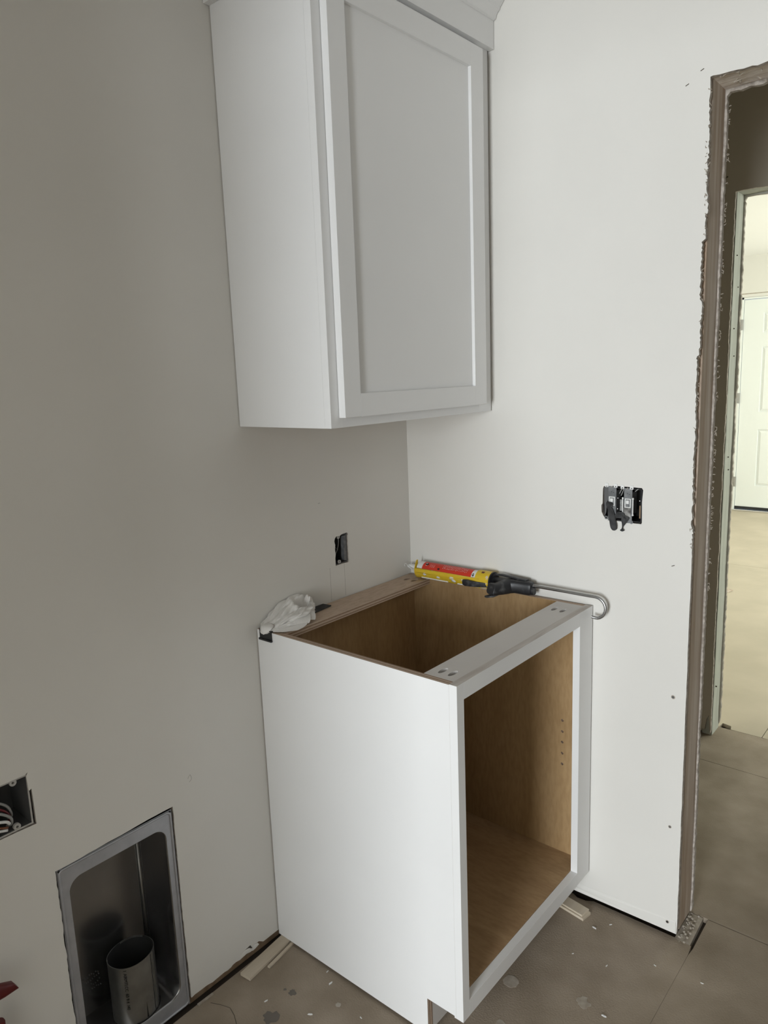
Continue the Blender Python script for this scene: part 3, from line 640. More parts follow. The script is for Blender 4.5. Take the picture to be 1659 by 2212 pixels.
# black handle: body, grip towards the room, trigger, release tab
def hull(name, secs, m, parent, bevel=0.002):
    """loft through rectangular sections: each (centre, u, v) with half-vectors"""
    bm = bmesh.new(); rs = []
    for c, u, v in secs:
        c, u, v = Vector(c), Vector(u), Vector(v); ring = []
        for (a, b_) in ((1, .5), (.8, .85), (.5, 1), (-.5, 1), (-.8, .85), (-1, .5), (-1, -.5), (-.8, -.85), (-.5, -1), (.5, -1), (.8, -.85), (1, -.5)): ring.append(bm.verts.new(c+u*a+v*b_))
        rs.append(ring)
    n = len(rs[0])
    for i in range(len(rs)-1):
        for k in range(n): bm.faces.new([rs[i][k], rs[i][(k+1) % n], rs[i+1][(k+1) % n], rs[i+1][k]])
    bm.faces.new(rs[0][::-1]); bm.faces.new(rs[-1])
    o = obj(name, bm, m, parent); autosmooth(o, 38); return o
hull('handle_body', [((0.324, AY, AZ+0.002), (0, 0.010, 0), (0, 0, 0.012)), ((0.345, AY-0.004, AZ-0.001), (0, 0.014, 0), (0, 0, 0.015)), ((0.368, AY-0.010, AZ-0.003), (0, 0.020, 0), (0, 0, 0.019)),
     ((0.385, AY-0.006, AZ-0.002), (0, 0.018, 0), (0, 0, 0.0195)), ((0.400, AY-0.002, AZ-0.001), (0, 0.014, 0), (0, 0, 0.018)), ((0.440, AY-0.001, AZ-0.001), (0, 0.014, 0), (0, 0, 0.0185)), ((0.4475, AY, AZ-0.001), (0, 0.013, 0), (0, 0, 0.0165)), ((0.4505, AY, AZ-0.001), (0, 0.009, 0), (0, 0, 0.012))], 'gunblack', gun)
hull('handle_strap', [((0.318, AY+0.004, AZ+0.020), (0, 0.004, 0), (0, 0, 0.0022)), ((0.350, AY+0.006, AZ+0.022), (0, 0.006, 0), (0, 0, 0.0026)), ((0.385, AY+0.006, AZ+0.020), (0, 0.008, 0), (0, 0, 0.0026)), ((0.430, AY+0.004, AZ+0.018), (0, 0.009, 0), (0, 0, 0.0026))], 'gunblack', gun)
hull('handle_grip', [((0.378, AY-0.016, AZ-0.001), (0.017, 0, 0), (0, 0.003, 0.020)), ((0.370, AY-0.032, AZ-0.003), (0.015, -0.003, 0), (0, 0.004, 0.0175)), ((0.361, AY-0.048, AZ-0.004), (0.014, -0.004, 0), (0, 0.005, 0.0150)),
     ((0.354, AY-0.058, AZ-0.003), (0.016, -0.006, 0), (0, 0.006, 0.0150)), ((0.352, AY-0.061, AZ-0.002), (0.014, -0.005, 0), (0, 0.006, 0.0130))], 'gunblack', gun)
hull('trigger', [((0.350, AY-0.016, AZ-0.004), (0.008, 0, 0), (0, 0, 0.006)), ((0.315, AY-0.026, AZ-0.006), (0.006, 0.003, 0), (0, 0, 0.0065)), ((0.283, AY-0.032, AZ-0.007), (0.006, 0.003, 0), (0, 0, 0.0080)), ((0.253, AY-0.034, AZ-0.0065), (0.006, 0.004, 0), (0, 0, 0.0095)), ((0.245, AY-0.034, AZ-0.006), (0.003, 0.003, 0), (0, 0, 0.0080))], 'gunblack', gun)
hull('trigger_tip', [((0.366, AY-0.044, AZ-0.016), (0.008, 0, 0), (0, 0.001, 0.004)), ((0.352, AY-0.058, AZ-0.023), (0.009, 0, 0), (0, 0.001, 0.0036)), ((0.342, AY-0.066, AZ-0.0245), (0.006, 0, 0), (0, 0.001, 0.0028))], 'gunblack', gun)
hull('release_lever', [((0.450, AY-0.004, AZ-0.006), (0, 0.010, 0), (0, 0, 0.011)), ((0.457, AY-0.005, AZ-0.007), (0, 0.009, 0), (0, 0, 0.009))], 'gunblack', gun)
hz = AZ+0.0058
arc = [(0.628+0.0285*math.sin(t), AY+0.002, hz-0.0285+0.0285*math.cos(t)) for t in [R_(d) for d in range(0, 181, 15)]]
rod = [(0.445, AY, hz+0.0015), (0.52, AY+0.001, hz+0.001), (0.60, AY+0.002, hz)] + arc[:-1] + [(0.627, AY+0.001, hz-0.0555), (0.620, AY+0.0, hz-0.0545)]
bm = bmesh.new(); tube(bm, rod, 0.0042, 14); o = obj('plunger_rod', bm, 'steel', gun); autosmooth(o)
bm = bmesh.new(); tube(bm, [(GX1-0.02, AY, AZ+0.004), (0.445, AY, hz+0.0015)], 0.0042, 12); obj('inner_rod', bm, 'steel', gun, smooth=True)

# ================================================================ RAG, BLACK BRACKET, BLACK CARD on the cabinet's back left
def rag():
    """a twisted, loosely folded rag: sharp creases run lengthwise, a hollow loop at its right end"""
    bm = bmesh.new(); bmesh.ops.create_icosphere(bm, subdivisions=7, radius=1.0)
    A = Vector((0.040, -0.648, 0.866)); B = Vector((0.014, -0.448, 0.888)); ax = (B-A); L = ax.length; ax.normalize()
    side = Vector((1, 0, 0)); side = (side - ax*side.dot(ax)).normalized(); upv = side.cross(ax)
    if upv.z < 0: upv = -upv
    def tri(p, w): 
        q = abs((p - math.floor(p))*2 - 1); return q**w
    for v in bm.verts:
        c = v.co.copy(); t = (c.x+1)/2; u = c.y; h = c.z; ang = math.atan2(h, u)
        wid = 0.016 + 0.034*math.sin(PI*min(1, 0.10+t*0.80))
        hei = 0.011 + 0.031*t**1.1
        wr = 0.5*noise.noise(Vector((t*2.6, u*1.2, 5.0))) + 0.25*noise.noise(Vector((t*6, u*3, h*3)))
        f1 = tri(ang*1.25 + t*0.9 + wr, 0.75)
        f2 = tri(ang*2.7 - t*1.7 + 1.8*wr + 0.3, 0.8)
        f3 = noise.noise(Vector((t*9+u*2, u*11, h*7)))
        r = 0.78 + 0.33*f1 + 0.17*f2*(0.4+t) + 0.10*f3
        d1 = ((t-0.70)/0.12)**2 + ((u-0.38)/0.34)**2
        dent = 0.85*math.exp(-d1**1.5) if h > 0 else 0
        rim = 0.20*math.exp(-((math.sqrt(d1)-1.35)/0.35)**2) if h > -0.1 else 0
        d2 = ((t-0.47)/0.10)**2 + ((u-0.50-0.8*(t-0.47))/0.10)**2
        dent += 0.35*math.exp(-d2)*(h > 0)
        v.co = A + ax*(L*t) + side*(wid*u*(r+0.3*rim)) + upv*(hei*h*(r + rim) - hei*dent*1.15) + upv*0.008*math.sin(t*PI)
    for v in bm.verts:
        x, y, z = v.co
        if y > W0-0.001 and z < TZ+0.0008: v.co.z = TZ + 0.0008 + 0.0004*noise.noise(v.co*200)
        if x < 0.003: v.co.x = 0.003 + (0.003-x)*0.04
    return obj('white_rag', bm, 'cloth', None, smooth=True)
RAG = tag(recenter(rag()), 'crumpled white cloth rag lying on the back left corner of the base cabinet', 'rag')
# hanging tails as parts: thin folded strips on the rail
def ribbon(name, paths, m, parent, th=0.0016):
    """paths: list of polylines of equal length forming a sheet"""
    bm = bmesh.new(); P = [smoothpts(p, 5) for p in paths]; g = [[bm.verts.new(q) for q in row] for row in P]
    for i in range(len(g)-1):
        for k in range(len(g[0])-1): bm.faces.new([g[i][k], g[i][k+1], g[i+1][k+1], g[i+1][k]])
    o = obj(name, bm, m, parent, smooth=True); md = o.modifiers.new('solid', 'SOLIDIFY'); md.thickness = th; md.offset = 0
    ms = o.modifiers.new('sub', 'SUBSURF'); ms.levels = 2; ms.render_levels = 2
    return o
ribbon('rag_fold', [[(0.050, -0.628, 0.8720), (0.074, -0.600, 0.8750), (0.086, -0.566, 0.8765), (0.090, -0.535, 0.8790)], [(0.058, -0.628, 0.870), (0.084, -0.604, 0.8700), (0.097, -0.575, 0.8710), (0.103, -0.553, 0.8715)], [(0.060, -0.631, 0.8690), (0.082, -0.616, 0.8690), (0.095, -0.600, 0.8692), (0.104, -0.588, 0.8692)]], 'cloth', RAG)
ribbon('rag_fold', [[(0.050, -0.60, 0.884), (0.066, -0.57, 0.886), (0.074, -0.54, 0.888), (0.077, -0.517, 0.890)], [(0.060, -0.60, 0.878), (0.078, -0.572, 0.879), (0.088, -0.548, 0.880), (0.092, -0.528, 0.882)], [(0.064, -0.603, 0.8725), (0.083, -0.580, 0.873), (0.094, -0.562, 0.8725), (0.098, -0.540, 0.8735)]], 'cloth', RAG)
ribbon('rag_fold', [[(0.046, -0.555, 0.893), (0.060, -0.535, 0.894), (0.068, -0.512, 0.893), (0.070, -0.496, 0.890)], [(0.056, -0.553, 0.886), (0.070, -0.535, 0.886), (0.080, -0.517, 0.884), (0.084, -0.503, 0.881)], [(0.062, -0.556, 0.879), (0.078, -0.540, 0.878), (0.088, -0.524, 0.875), (0.090, -0.512, 0.872)]], 'cloth', RAG)
ribbon('rag_tip', [[(0.028, -0.625, 0.884), (0.030, -0.640, 0.880), (0.036, -0.6440, 0.868), (0.0385, -0.6435, 0.8615)], [(0.040, -0.620, 0.886), (0.044, -0.638, 0.882), (0.043, -0.6455, 0.871), (0.041, -0.6440, 0.8620)], [(0.056, -0.620, 0.882), (0.064, -0.634, 0.879), (0.056, -0.6430, 0.870), (0.044, -0.6435, 0.8635)]], 'cloth', RAG)
bm = bmesh.new(); bx(bm, 0.0145, 0.0590, W0-0.0032, W0-0.0004, 0.8470, 0.8690); bx(bm, 0.0135, 0.0600, W0-0.0062, W0-0.0004, 0.8425, 0.8475); bx(bm, 0.0145, 0.0590, W0-0.0032, W0+0.019, 0.8680, 0.8705)
tag(recenter(obj('black_clip', bm, 'black', None, bevel=0.0008)), 'small black plastic clip hooked over the cabinet edge below the white rag', 'clip')
bm = bmesh.new()
slab_bm(bm, [(0.003, -0.485), (0.0400, -0.4850), (0.0400, -0.4700), (0.0325, -0.3960), (0.0310, -0.3935), (0.0030, -0.3975)], [], 'z', TZ+0.0026, -0.0022)
tag(recenter(obj('putty_blade', bm, 'blackmatte', None, bevel=0.0005)), 'flat black plastic spreader lying on the back rail beside the white rag', 'spreader')

# ================================================================ ELECTRICAL BOXES
# outlet box on the left wall above the cabinet
ob = thing('outlet_box', (-0.03, -0.310, 0.96), 'narrow open electrical box in the left wall above the base cabinet', 'electrical box')
bm = bmesh.new(); y0, y1, z0, z1, xf, xb = -0.3330, -0.2865, 0.9660, 1.0450, -0.003, -0.070; t = 0.002
bx(bm, xb, xf, y0-t, y0, z0-t, z1+t); bx(bm, xb, xf, y1, y1+t, z0-t, z1+t); bx(bm, xb, xf, y0, y1, z0-t, z0); bx(bm, xb, xf, y0, y1, z1, z1+t); bx(bm, xb-t, xb, y0, y1, z0, z1)
obj('box_shell', bm, 'grey_box', ob)
bm = bmesh.new(); bx(bm, xf-0.012, xf, y1-0.0105, y1-0.0004, z0+0.004, z1-0.004); obj('side_bracket', bm, 'yoke', ob)
for z in (z1-0.004, z0+0.004):
    bm = bmesh.new(); slab_bm(bm, ell(-0.3165, z, 0.0050, 0.0050, 16), [ell(-0.3165, z, 0.0022, 0.0022, 10)[::-1]], 'x', -0.0035, -0.004); obj('screw_tab', bm, 'pvc_box', ob)
bm = bmesh.new(); tube(bm, smoothpts([(-0.006, -0.3165, 1.040), (-0.008, -0.3130, 1.028), (-0.010, -0.3140, 1.012), (-0.012, -0.3180, 0.999), (-0.016, -0.3230, 0.988)], 5), 0.0011, 6); obj('wire', bm, 'grey_wire', ob, smooth=True)
bm = bmesh.new(); tube(bm, smoothpts([(-0.030, -0.330, 1.026), (-0.026, -0.315, 1.012), (-0.024, -0.300, 0.998)], 5), 0.0007, 6); obj('wire', bm, 'grey_wire', ob, smooth=True)
bm = bmesh.new(); tube(bm, [(-0.018, -0.3240, 0.992), (-0.018, -0.3245, 0.982)], [0.0042, 0.0052], 8); obj('wire_nut', bm, 'blue_nut', ob)
for dy, m_ in ((-0.004, 'red_wire'), (-0.001, 'red_wire'), (0.002, 'copper')):
    bm = bmesh.new(); tube(bm, smoothpts([(-0.018, -0.3240+dy, 0.983), (-0.017, -0.3250+dy, 0.976), (-0.016, -0.3265+dy, 0.968)], 4), 0.0014, 6); obj('wire', bm, m_, ob, smooth=True)

# dryer receptacle box on the far left
lb_ = thing('junction_box', (-0.03, -1.28, 0.63), 'open two-gang electrical box with coiled wires in the left wall above the dryer box', 'electrical box')
bm = bmesh.new(); y0, y1, z0, z1, xf, xb = -1.330, -1.2250, 0.6395, 0.7385, -0.0015, -0.085; t = 0.0035
slab_bm(bm, rect(y0-t, y1+t, z0-t, z1+t), [rect(y0, y1, z0, z1)[::-1]], 'x', xf, xb-xf, (0, 1, 1)); obj('box_shell', bm, ['pvc_box', 'grey_box'], lb_)  # inner faces darker than the rim, shade put into the colour
box('box_back', xb-0.003, xb, y0-t, y1+t, z0-t, z1+t, 'grey_box', lb_)
for (y, z) in ((-1.2490, z1-0.003), (-1.2520, z0+0.004)):
    bm = bmesh.new(); slab_bm(bm, ell(y, z, 0.0068, 0.0068, 16), [ell(y, z, 0.0026, 0.0026, 10)[::-1]], 'x', -0.0020, -0.006); obj('screw_tab', bm, 'pvc_box', lb_)
for k, (m_, pts, r) in enumerate((('grey_wire', [(-0.03, -1.33, 0.712), (-0.022, -1.29, 0.706), (-0.018, -1.262, 0.688), (-0.02, -1.253, 0.664), (-0.03, -1.256, 0.652)], 0.0026),
        ('red_wire', [(-0.026, -1.33, 0.705), (-0.018, -1.292, 0.697), (-0.014, -1.266, 0.679), (-0.018, -1.257, 0.658), (-0.03, -1.258, 0.648)], 0.0024),
        ('grey_wire', [(-0.018, -1.33, 0.697), (-0.010, -1.290, 0.688), (-0.008, -1.262, 0.668), (-0.012, -1.258, 0.650), (-0.022, -1.264, 0.644)], 0.0028),
        ('white_plastic', [(-0.008, -1.33, 0.684), (-0.004, -1.300, 0.674), (-0.003, -1.272, 0.664), (-0.006, -1.264, 0.655)], 0.0030),
        ('copper', [(-0.006, -1.33, 0.672), (-0.003, -1.300, 0.664), (-0.003, -1.278, 0.654), (-0.006, -1.268, 0.649)], 0.0024),
        ('white_plastic', [(-0.006, -1.325, 0.662), (-0.003, -1.296, 0.654), (-0.004, -1.270, 0.645)], 0.0028))):
    bm = bmesh.new(); tube(bm, smoothpts(pts, 5), r, 8); obj('wire', bm, m_, lb_, smooth=True)

# two-gang switch box on the right wall
sb = thing('switch_box', (0.681, 0.02, 1.09), 'two-gang box with two unfinished switches and hanging black tape in the right wall', 'switch')
bm = bmesh.new(); slab_bm(bm, rect(0.6340, 0.7290, 1.0985, 1.1830), [rect(0.6365, 0.7265, 1.1010, 1.1805)[::-1]], 'y', 0.004, 0.070); bx(bm, 0.634, 0.729, 0.071, 0.074, 1.098, 1.183)
obj('box_shell', bm, 'black', sb)
def switch(cx, cz, lit):
    s = bpy.data.objects.new('toggle_switch', None); COL.objects.link(s); s.parent = sb
    box('yoke', cx-0.0110, cx+0.0100, -0.0010, 0.0012, cz-0.052, cz+0.036, 'yoke', s, bevel=0.0004)
    for dx in (-0.0150, 0.0085):
        o_ = rrect(cx+dx-0.0045, cx+dx+0.0045, cz+0.0335, cz+0.0435, 0.002, 4)
        slab('plaster_ear', o_, [ell(cx+dx, cz+0.0360, 0.0020, 0.0015, 8)[::-1]], 'y', -0.0024, 0.0013, 'white_plastic', s)
    bm = bmesh.new(); tube(bm, [(cx-0.002, -0.0010, cz+0.0345), (cx-0.002, -0.0028, cz+0.0345)], [0.0030, 0.0022], 10); obj('mounting_screw', bm, 'chrome', s)
    box('switch_body', cx-0.0105, cx+0.0095, 0.0015, 0.030, cz-0.030, cz+0.026, 'grey_box', s, bevel=0.001)
    slab('toggle_frame', rect(cx-0.0085, cx+0.0070, cz-0.013, cz+0.0100), [rect(cx-0.0065, cx+0.0050, cz-0.011, cz+0.0080)[::-1]], 'y', -0.0022, 0.0011, 'white_plastic', s)
    box('toggle', cx-0.0045, cx+0.0030, -0.0050, -0.0011, cz-0.003, cz+0.0060, 'white_plastic' if lit else 'smudge', s, bevel=0.0008)
    for dx, dz in ((-0.002, 0.0225), (0.003, 0.0205)):
        bm = bmesh.new(); tube(bm, [(cx+dx, -0.0009, cz+dz), (cx+dx, -0.0013, cz+dz)], 0.0010, 8); obj('rivet', bm, 'ink_and_shade', s)
    return s
switch(0.6555, 1.1495, True); s2 = switch(0.6965, 1.1475, True)
for dx in (-0.0135, 0.0125):
    bm = bmesh.new(); tube(bm, [(0.6965+dx, -0.002, 1.116), (0.6965+dx, -0.002, 1.158)], 0.0014, 8); bmesh.ops.create_icosphere(bm, subdivisions=2, radius=0.0026, matrix=Matrix.Translation((0.6965+dx, -0.002, 1.158))); bmesh.ops.create_icosphere(bm, subdivisions=2, radius=0.0026, matrix=Matrix.Translation((0.6965+dx, -0.002, 1.117)))
    obj('terminal_strip', bm, 'white_plastic', sb)
for x, z in ((0.6700, 1.157), (0.6695, 1.1295), (0.7255, 1.1540)):
    bm = bmesh.new(); bmesh.ops.create_icosphere(bm, subdivisions=2, radius=0.0016, matrix=Matrix.Translation((x, -0.001, z))); obj('terminal_screw', bm, 'chrome', sb)
for k in range(9):
    z = 1.1530-0.0032*k; bm = bmesh.new(); tube(bm, [(0.6745, 0.003, z-0.0015), (0.6820, -0.001, z)], 0.0009, 5); obj('wire_strand', bm, 'white_plastic', sb)
for a_, b_ in (((0.6720, 0.004, 1.168), (0.6795, 0.002, 1.182)), ((0.6760, 0.005, 1.163), (0.6840, 0.002, 1.181)), ((0.7120, 0.004, 1.176), (0.7200, 0.003, 1.183))):
    bm = bmesh.new(); tube(bm, [a_, b_], 0.0012, 6); obj('wire', bm, 'grey_wire', sb)
slab('smudged_insert', rect(0.6855, 0.7045, 1.1110, 1.1340), [], 'y', -0.0032, 0.0018, 'smudge', sb)
slab('side_flange', [(0.6335, 1.182), (0.6450, 1.1825), (0.6455, 1.155), (0.6415, 1.143), (0.6400, 1.118), (0.6360, 1.108), (0.6350, 1.130)], [], 'y', -0.0006, 0.0012, 'grey_box', sb)
for x, z in ((0.6405, 1.1045), (0.7060, 1.0985)):
    slab('screw_tab', ell(x, z, 0.0044, 0.0044, 14), [ell(x, z, 0.0020, 0.0020, 10)[::-1]], 'y', -0.0016, 0.0020, 'yoke', sb)
box('exposed_lumber', 0.7210, 0.7285, 0.010, 0.030, 1.108, 1.140, 'stud_raw', sb)
def tape(name, rows):
    return ribbon(name, rows, 'blackmatte', sb, 0.0010)
tape('black_tape', [[(0.6445, -0.004, 1.131), (0.6480, -0.010, 1.115), (0.6510, -0.008, 1.100), (0.6560, -0.012, 1.083), (0.6585, -0.006, 1.0745)], [(0.6520, -0.009, 1.134), (0.6560, -0.006, 1.116), (0.6600, -0.013, 1.100), (0.6650, -0.007, 1.086), (0.6670, -0.009, 1.0735)], [(0.6580, -0.004, 1.132), (0.6650, -0.009, 1.117), (0.6680, -0.006, 1.103), (0.6730, -0.011, 1.090), (0.6715, -0.005, 1.0785)]])
tape('black_tape', [[(0.6400, -0.003, 1.144), (0.6470, -0.009, 1.1475), (0.6570, -0.008, 1.1445)], [(0.6420, -0.007, 1.136), (0.6500, -0.003, 1.1390), (0.6610, -0.009, 1.1400)], [(0.6440, -0.003, 1.1275), (0.6510, -0.010, 1.1300), (0.6590, -0.004, 1.1330)]])
tape('black_tape', [[(0.6690, -0.006, 1.122), (0.6660, -0.011, 1.113), (0.6650, -0.005, 1.105)], [(0.6820, -0.012, 1.1265), (0.6810, -0.004, 1.116), (0.6800, -0.010, 1.108)], [(0.6900, -0.004, 1.120), (0.6930, -0.012, 1.112), (0.6960, -0.005, 1.106)]])
tape('black_tape', [[(0.6840, -0.006, 1.118), (0.6830, -0.010, 1.104), (0.6835, -0.005, 1.092), (0.6845, -0.009, 1.082), (0.6780, -0.006, 1.0770)], [(0.6930, -0.011, 1.116), (0.6910, -0.004, 1.104), (0.6880, -0.010, 1.094), (0.6860, -0.005, 1.083), (0.6850, -0.008, 1.0725)], [(0.7030, -0.004, 1.112), (0.7010, -0.010, 1.104), (0.6940, -0.005, 1.095), (0.6875, -0.010, 1.084), (0.6920, -0.006, 1.0770)]])

# ================================================================ DRYER VENT BOX
vb = thing('dryer_vent_box', (-0.06, -1.054, -0.012), 'galvanised recessed dryer vent box set in the foot of the left wall', 'vent box')
VY0, VY1, VZ0, VZ1 = -1.1905, -0.9170, -0.0125, 0.5100
iy0, iy1, iz0, iz1 = -1.1690, -0.9360, 0.0260, 0.4740
outer = rect(VY0, VY1, VZ0, VZ1)
hole = rrect(iy0, iy1, iz0, iz1, 0.030, 8)
slab('flange', outer, [hole[::-1]], 'x', -0.0035, -0.0018, 'galv_rim', vb, bevel=0.0006)
# raised bead just inside the outer edge
bm = bmesh.new(); rr = rrect(VY0+0.004, VY1-0.004, VZ0+0.004, VZ1-0.004, 0.010, 5); rr.append(rr[0])
tube(bm, [(-0.0030, a, b_) for a, b_ in rr], 0.0028, 8, caps=False); obj('flange_bead', bm, 'galv_rim', vb, smooth=True)
# pan walls: rounded-rectangle throat that squares up towards the back
bm = bmesh.new(); rings = []
secs = [(-0.0040, 0.0, 0.030), (-0.010, 0.0016, 0.029), (-0.030, 0.003, 0.026), (-0.118, 0.006, 0.012), (-0.124, 0.010, 0.010)]
for x, ins, rad in secs: rings.append([bm.verts.new((x, a, b_)) for a, b_ in rrect(iy0+ins, iy1-ins, iz0+ins*0.6, iz1-ins, rad, 8)])
n = len(rings[0])
for i in range(len(rings)-1):
    for k in range(n): bm.faces.new([rings[i][k], rings[i][(k+1) % n], rings[i+1][(k+1) % n], rings[i+1][k]])
bm.faces.new(rings[-1]); o = obj('pan', bm, 'galv', vb); autosmooth(o, 50)
md = o.modifiers.new('solid', 'SOLIDIFY'); md.thickness = 0.0009; md.offset = 0
bm = bmesh.new(); tube(bm, [(-0.1205, iy1-0.0105, 0.05), (-0.1205, iy1-0.0105, iz1-0.02)], 0.0034, 10); obj('corner_bead', bm, 'duct', vb, smooth=True)
bm = bmesh.new(); rnd = random.Random(3)
for j in range(4):
    for k in range(15):
        if rnd.random() < 0.25: continue
        bmesh.ops.create_icosphere(bm, subdivisions=1, radius=0.0013, matrix=Matrix.Translation((-0.1228, -1.150+0.0052*k+0.001*j, 0.128-0.0125*j+rnd.uniform(-.003, .003))))
o = obj('embossed_marks', bm, 'galv', vb); o['kind'] = 'stuff'
for (y, z) in ((-1.1860, 0.5060), (-0.9215, 0.5060)):
    bm = bmesh.new(); tube(bm, [(-0.0032, y, z), (-0.0020, y, z)], 0.0026, 10); obj('nail_head', bm, 'ink_and_shade', vb)
# the pipe inside
DC = (-0.0555, -1.0270); DRr = 0.0505; DTZ = 0.180
du = thing('dryer_duct', (DC[0], DC[1], 0.027), 'round galvanised duct pipe with printed lettering standing inside the vent box', 'duct')
bm = bmesh.new(); rin, rout = [], []
N = 48; prof2 = [(0.0275, 1.0), (0.09, 1.0), (DTZ-0.004, 1.0), (DTZ, 1.01)]
g = []
for s in (0, 1):
    for z, k_ in prof2:
        g.append([bm.verts.new((DC[0]+(DRr*k_-0.0012*s)*(1.0+0.0*s)*math.cos(2*PI*i/N)*0.93, DC[1]+(DRr*k_-0.0012*s)*math.sin(2*PI*i/N)*1.07, z + (0.0012*math.sin(2*PI*i/N*3) if z > 0.15 else 0))) for i in range(N)])
for s in (0, 4):
    for j in range(3):
        for i in range(N): bm.faces.new([g[s+j][i], g[s+j][(i+1) % N], g[s+j+1][(i+1) % N], g[s+j+1][i]])
for i in range(N):
    bm.faces.new([g[3][i], g[3][(i+1) % N], g[7][(i+1) % N], g[7][i]]); bm.faces.new([g[0][i], g[0][(i+1) % N], g[4][(i+1) % N], g[4][i]])
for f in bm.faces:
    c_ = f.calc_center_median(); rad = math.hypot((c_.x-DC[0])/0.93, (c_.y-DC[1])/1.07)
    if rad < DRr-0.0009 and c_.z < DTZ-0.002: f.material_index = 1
o = obj('pipe_wall', bm, ['duct', 'pipe_shade'], du); autosmooth(o, 50)
def on_duct(ang, r=1.0): return Vector((DC[0]+DRr*r*math.cos(ang)*0.93, DC[1]+DRr*r*math.sin(ang)*1.07, 0))
a = R_(36); p = on_duct(a, 1.012); bm = bmesh.new(); tube(bm, [p+Vector((0, 0, z)) for z in (0.03, DTZ-0.002)], 0.0012, 6); obj('lock_seam', bm, 'duct', du)
a = R_(28); p = on_duct(a, 1.006); bm = bmesh.new(); tube(bm, [p+Vector((0, 0, z)) for z in (0.03, DTZ-0.002)], 0.0007, 6); obj('lock_seam', bm, 'ink_and_shade', du)
a = R_(-42); p = on_duct(a, 1.004); tang = Vector((-math.sin(a), math.cos(a), 0)); nrm = Vector((math.cos(a), math.sin(a), 0))
text_obj('printed_lettering', 'I  AIRMTLCC  60 9 4  I40', 0.0098, 'ink_and_shade', p+Vector((0, 0, DTZ-0.006))-tang*0.0035, (0, 0, -1), tang, du, 0.0004)
bm = bmesh.new(); a = R_(2); p = on_duct(a, 1.004)
for z0_, z1_, w_ in ((0.03, 0.072, 0.0022),):
    v_ = [bm.verts.new(p+Vector((0, 0, z1_))), bm.verts.new(p+Vector((0, -w_, z0_))), bm.verts.new(p+Vector((0, w_, z0_)))]
    bm.faces.new(v_)
obj('crimp_slot', bm, 'ink_and_shade', du)
# black disc on the uncut pan, painting the dark depth inside the pipe
bm = bmesh.new(); slab_bm(bm, ell(DC[0], DC[1], 0.0525*0.95, 0.0525*1.09, 32), [], 'z', 0.0285, -0.001); obj('pipe_depth_disc', bm, 'ink_and_shade', vb)

# ================================================================ RED-GRIPPED CUTTERS at the left edge of the picture
rc = thing('bolt_cutter', (0.09, -1.36, FZ), 'dark red handled cutters leaning against the left wall at the picture edge', 'cutters')
piv = Vector((0.055, -1.470, 0.215))
hull('grip', [(Vector((0.048, -1.400, 0.376)), (0, 0.001, -0.013), (0.009, 0, 0)), (Vector((0.046, -1.365, 0.3700)), (0, 0.003, -0.0155), (0.010, 0, 0)), (Vector((0.045, -1.338, 0.3665)), (0, 0.003, -0.0145), (0.010, 0, 0)), (Vector((0.045, -1.3130, 0.3615)), (0, 0.0045, -0.0085), (0.008, 0, 0))], 'red_tool', rc)
hull('grip', [(Vector((0.050, -1.385, 0.215)), (0, 0.012, 0.004), (0.008, 0, 0)), (Vector((0.048, -1.367, 0.260)), (0, 0.014, -0.003), (0.010, 0, 0)), (Vector((0.045, -1.353, 0.294)), (0, 0.0125, -0.004), (0.010, 0, 0)), (Vector((0.045, -1.348, 0.3085)), (0, 0.0080, -0.003), (0.008, 0, 0))], 'red_tool', rc)
bm = bmesh.new(); tube(bm, [(0.048, -1.398, 0.375), (0.05, -1.45, 0.33), piv, (0.058, -1.47, 0.12), (0.060, -1.475, 0.02)], 0.008, 8); tube(bm, [(0.050, -1.384, 0.218), (0.06, -1.41, 0.12), (0.075, -1.43, 0.01), (0.070, -1.44, FZ+0.010)], 0.008, 8)
obj('steel_arm', bm, 'steel', rc, smooth=True)
bm = bmesh.new(); tube(bm, [(0.058, -1.475, 0.05), (0.066, -1.450, 0.02), (0.075, -1.43, FZ+0.012)], 0.011, 8); obj('cutter_head', bm, 'black', rc, smooth=True)

# ================================================================ SHIMS, CHIPS
def shim(name, p0, p1, w, h0, h1, m, z=FZ+0.0004, parent=None):
    p0, p1 = Vector((*p0, 0)), Vector((*p1, 0)); d = (p1-p0).normalized(); s = Vector((-d.y, d.x, 0))*w/2
    bm = bmesh.new(); v = []
    for p, h in ((p0, h0), (p1, h1)):
        for sg in (-1, 1):
            for zz in (z, z+h): v.append(bm.verts.new(p+s*sg+Vector((0, 0, zz))))
    for f in ((0, 1, 3, 2), (4, 6, 7, 5), (0, 4, 5, 1), (2, 3, 7, 6), (1, 5, 7, 3), (0, 2, 6, 4)): bm.faces.new([v[i] for i in f])
    return obj(name, bm, m, parent, bevel=0.0004)
tag(recenter(shim('wood_shim', (0.0440, -0.7840), (0.0270, -0.6100), 0.0340, 0.0080, 0.0072, 'pine')), 'pale wood shim wedged under the back left corner of the base cabinet', 'shim')
tag(recenter(shim('wood_shim', (0.0660, -0.7250), (0.0520, -0.6100), 0.0080, 0.0045, 0.0060, 'pine')), 'thin splinter of shim alongside the wider one at the cabinet corner', 'shim')
sh = tag(recenter(shim('wood_shim', (0.6330, -0.0640), (0.5300, -0.0480), 0.0370, 0.0075, 0.0070, 'pine')), 'double pale wood shim sticking out under the front right of the base cabinet', 'shim')
o = shim('upper_shim', (0.6270, -0.0605), (0.5300, -0.0455), 0.0340, 0.0055, 0.0050, 'pine', FZ+0.0081)
o.data.transform(Matrix.Translation(-sh.location)); o.parent = sh
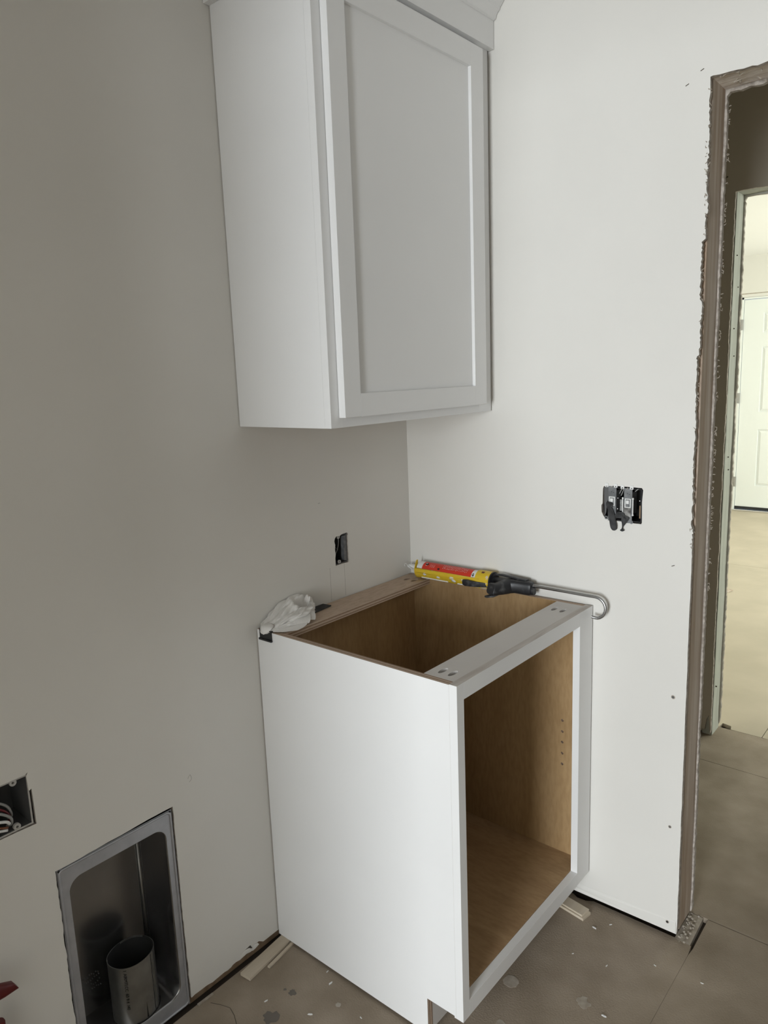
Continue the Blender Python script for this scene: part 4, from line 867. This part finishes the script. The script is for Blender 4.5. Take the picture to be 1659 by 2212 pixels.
tag(recenter(shim('plaster_sliver', (0.0180, -0.9100), (0.0185, -0.8650), 0.006, 0.004, 0.003, 'plaster')), 'crumbly plaster sliver in the gap at the foot of the left wall', 'debris')
chips = [(0.2276, -0.6621, .006, 'white chip lying on a dark smudge beside the base cabinet side panel'),
 (0.6651, -0.0867, .006, 'curved pale wood chip on the floor just in front of the double shim'),
 (0.6946, -0.0489, .004, 'flat pale sliver on the floor between the double shim and the right wall'),
 (0.1398, -0.7976, .005, 'small white chip between the dark spots and the left wood shim'),
 (0.253, -0.758, .006, 'oblong pale chip on the floor right of the large dark stain'),
 (0.195, -0.640, .004, 'thin pale sliver nearest the base cabinet side, left of the white chip'),
 (0.802, -0.335, .006, 'bright chip with a short shadow at the bottom right of the floor'),
 (0.745, -0.19, .004, 'tiny pale fleck in the middle of the open floor'),
 (0.660, -0.205, .003, 'tiny pale fleck close to the bottom rail of the base cabinet'),
 (0.355, -0.690, .0035, 'small white fleck beside the cabinet side panel near the round plaster spot'),
 (0.840, -0.115, .0035, 'pale crumb on the floor below the lowest wall screw'),
 (0.950, -0.100, .004, 'pale chip on the floor sheet right of the long seam')]
proto = None; rnd = random.Random(8)
for i, (x, y, s, lab) in enumerate(chips):
    if proto is None:
        bm = bmesh.new(); v = [bm.verts.new(p) for p in ((-1, -.4, 0), (.2, -.5, 0), (1, -.1, 0), (.6, .45, 0), (-.7, .35, 0))]
        f = bm.faces.new(v); q = bmesh.ops.extrude_face_region(bm, geom=[f]); bmesh.ops.translate(bm, verts=[w_ for w_ in q['geom'] if isinstance(w_, bmesh.types.BMVert)], vec=(0.05, 0, 0.35))
        o = obj('plaster_chip', bm, 'white_plastic', None); proto = o
    else: o = proto.copy(); COL.objects.link(o)
    o.location = (x, y, FZ+0.0004); o.scale = (s, s*0.62, s); o.rotation_euler = (0, 0, rnd.uniform(0, 6.28))
    tag(o, lab, 'debris', 'pale chips scattered on the subfloor')
# leaf-like scrap on the far floor
bm = bmesh.new(); v = [bm.verts.new(p) for p in ((-.03, -.02, .002), (.03, -.03, .001), (.05, .02, .006), (0, .035, .010), (-.045, .02, .004))]
f = bm.faces.new(v); q = bmesh.ops.extrude_face_region(bm, geom=[f]); bmesh.ops.translate(bm, verts=[w_ for w_ in q['geom'] if isinstance(w_, bmesh.types.BMVert)], vec=(0, 0, 0.003))
o = obj('paper_scrap', bm, 'stud'); o.location = (0.045, 3.27, FZ+0.0); tag(o, 'small brown scrap lying on the floor of the bright far room', 'debris')
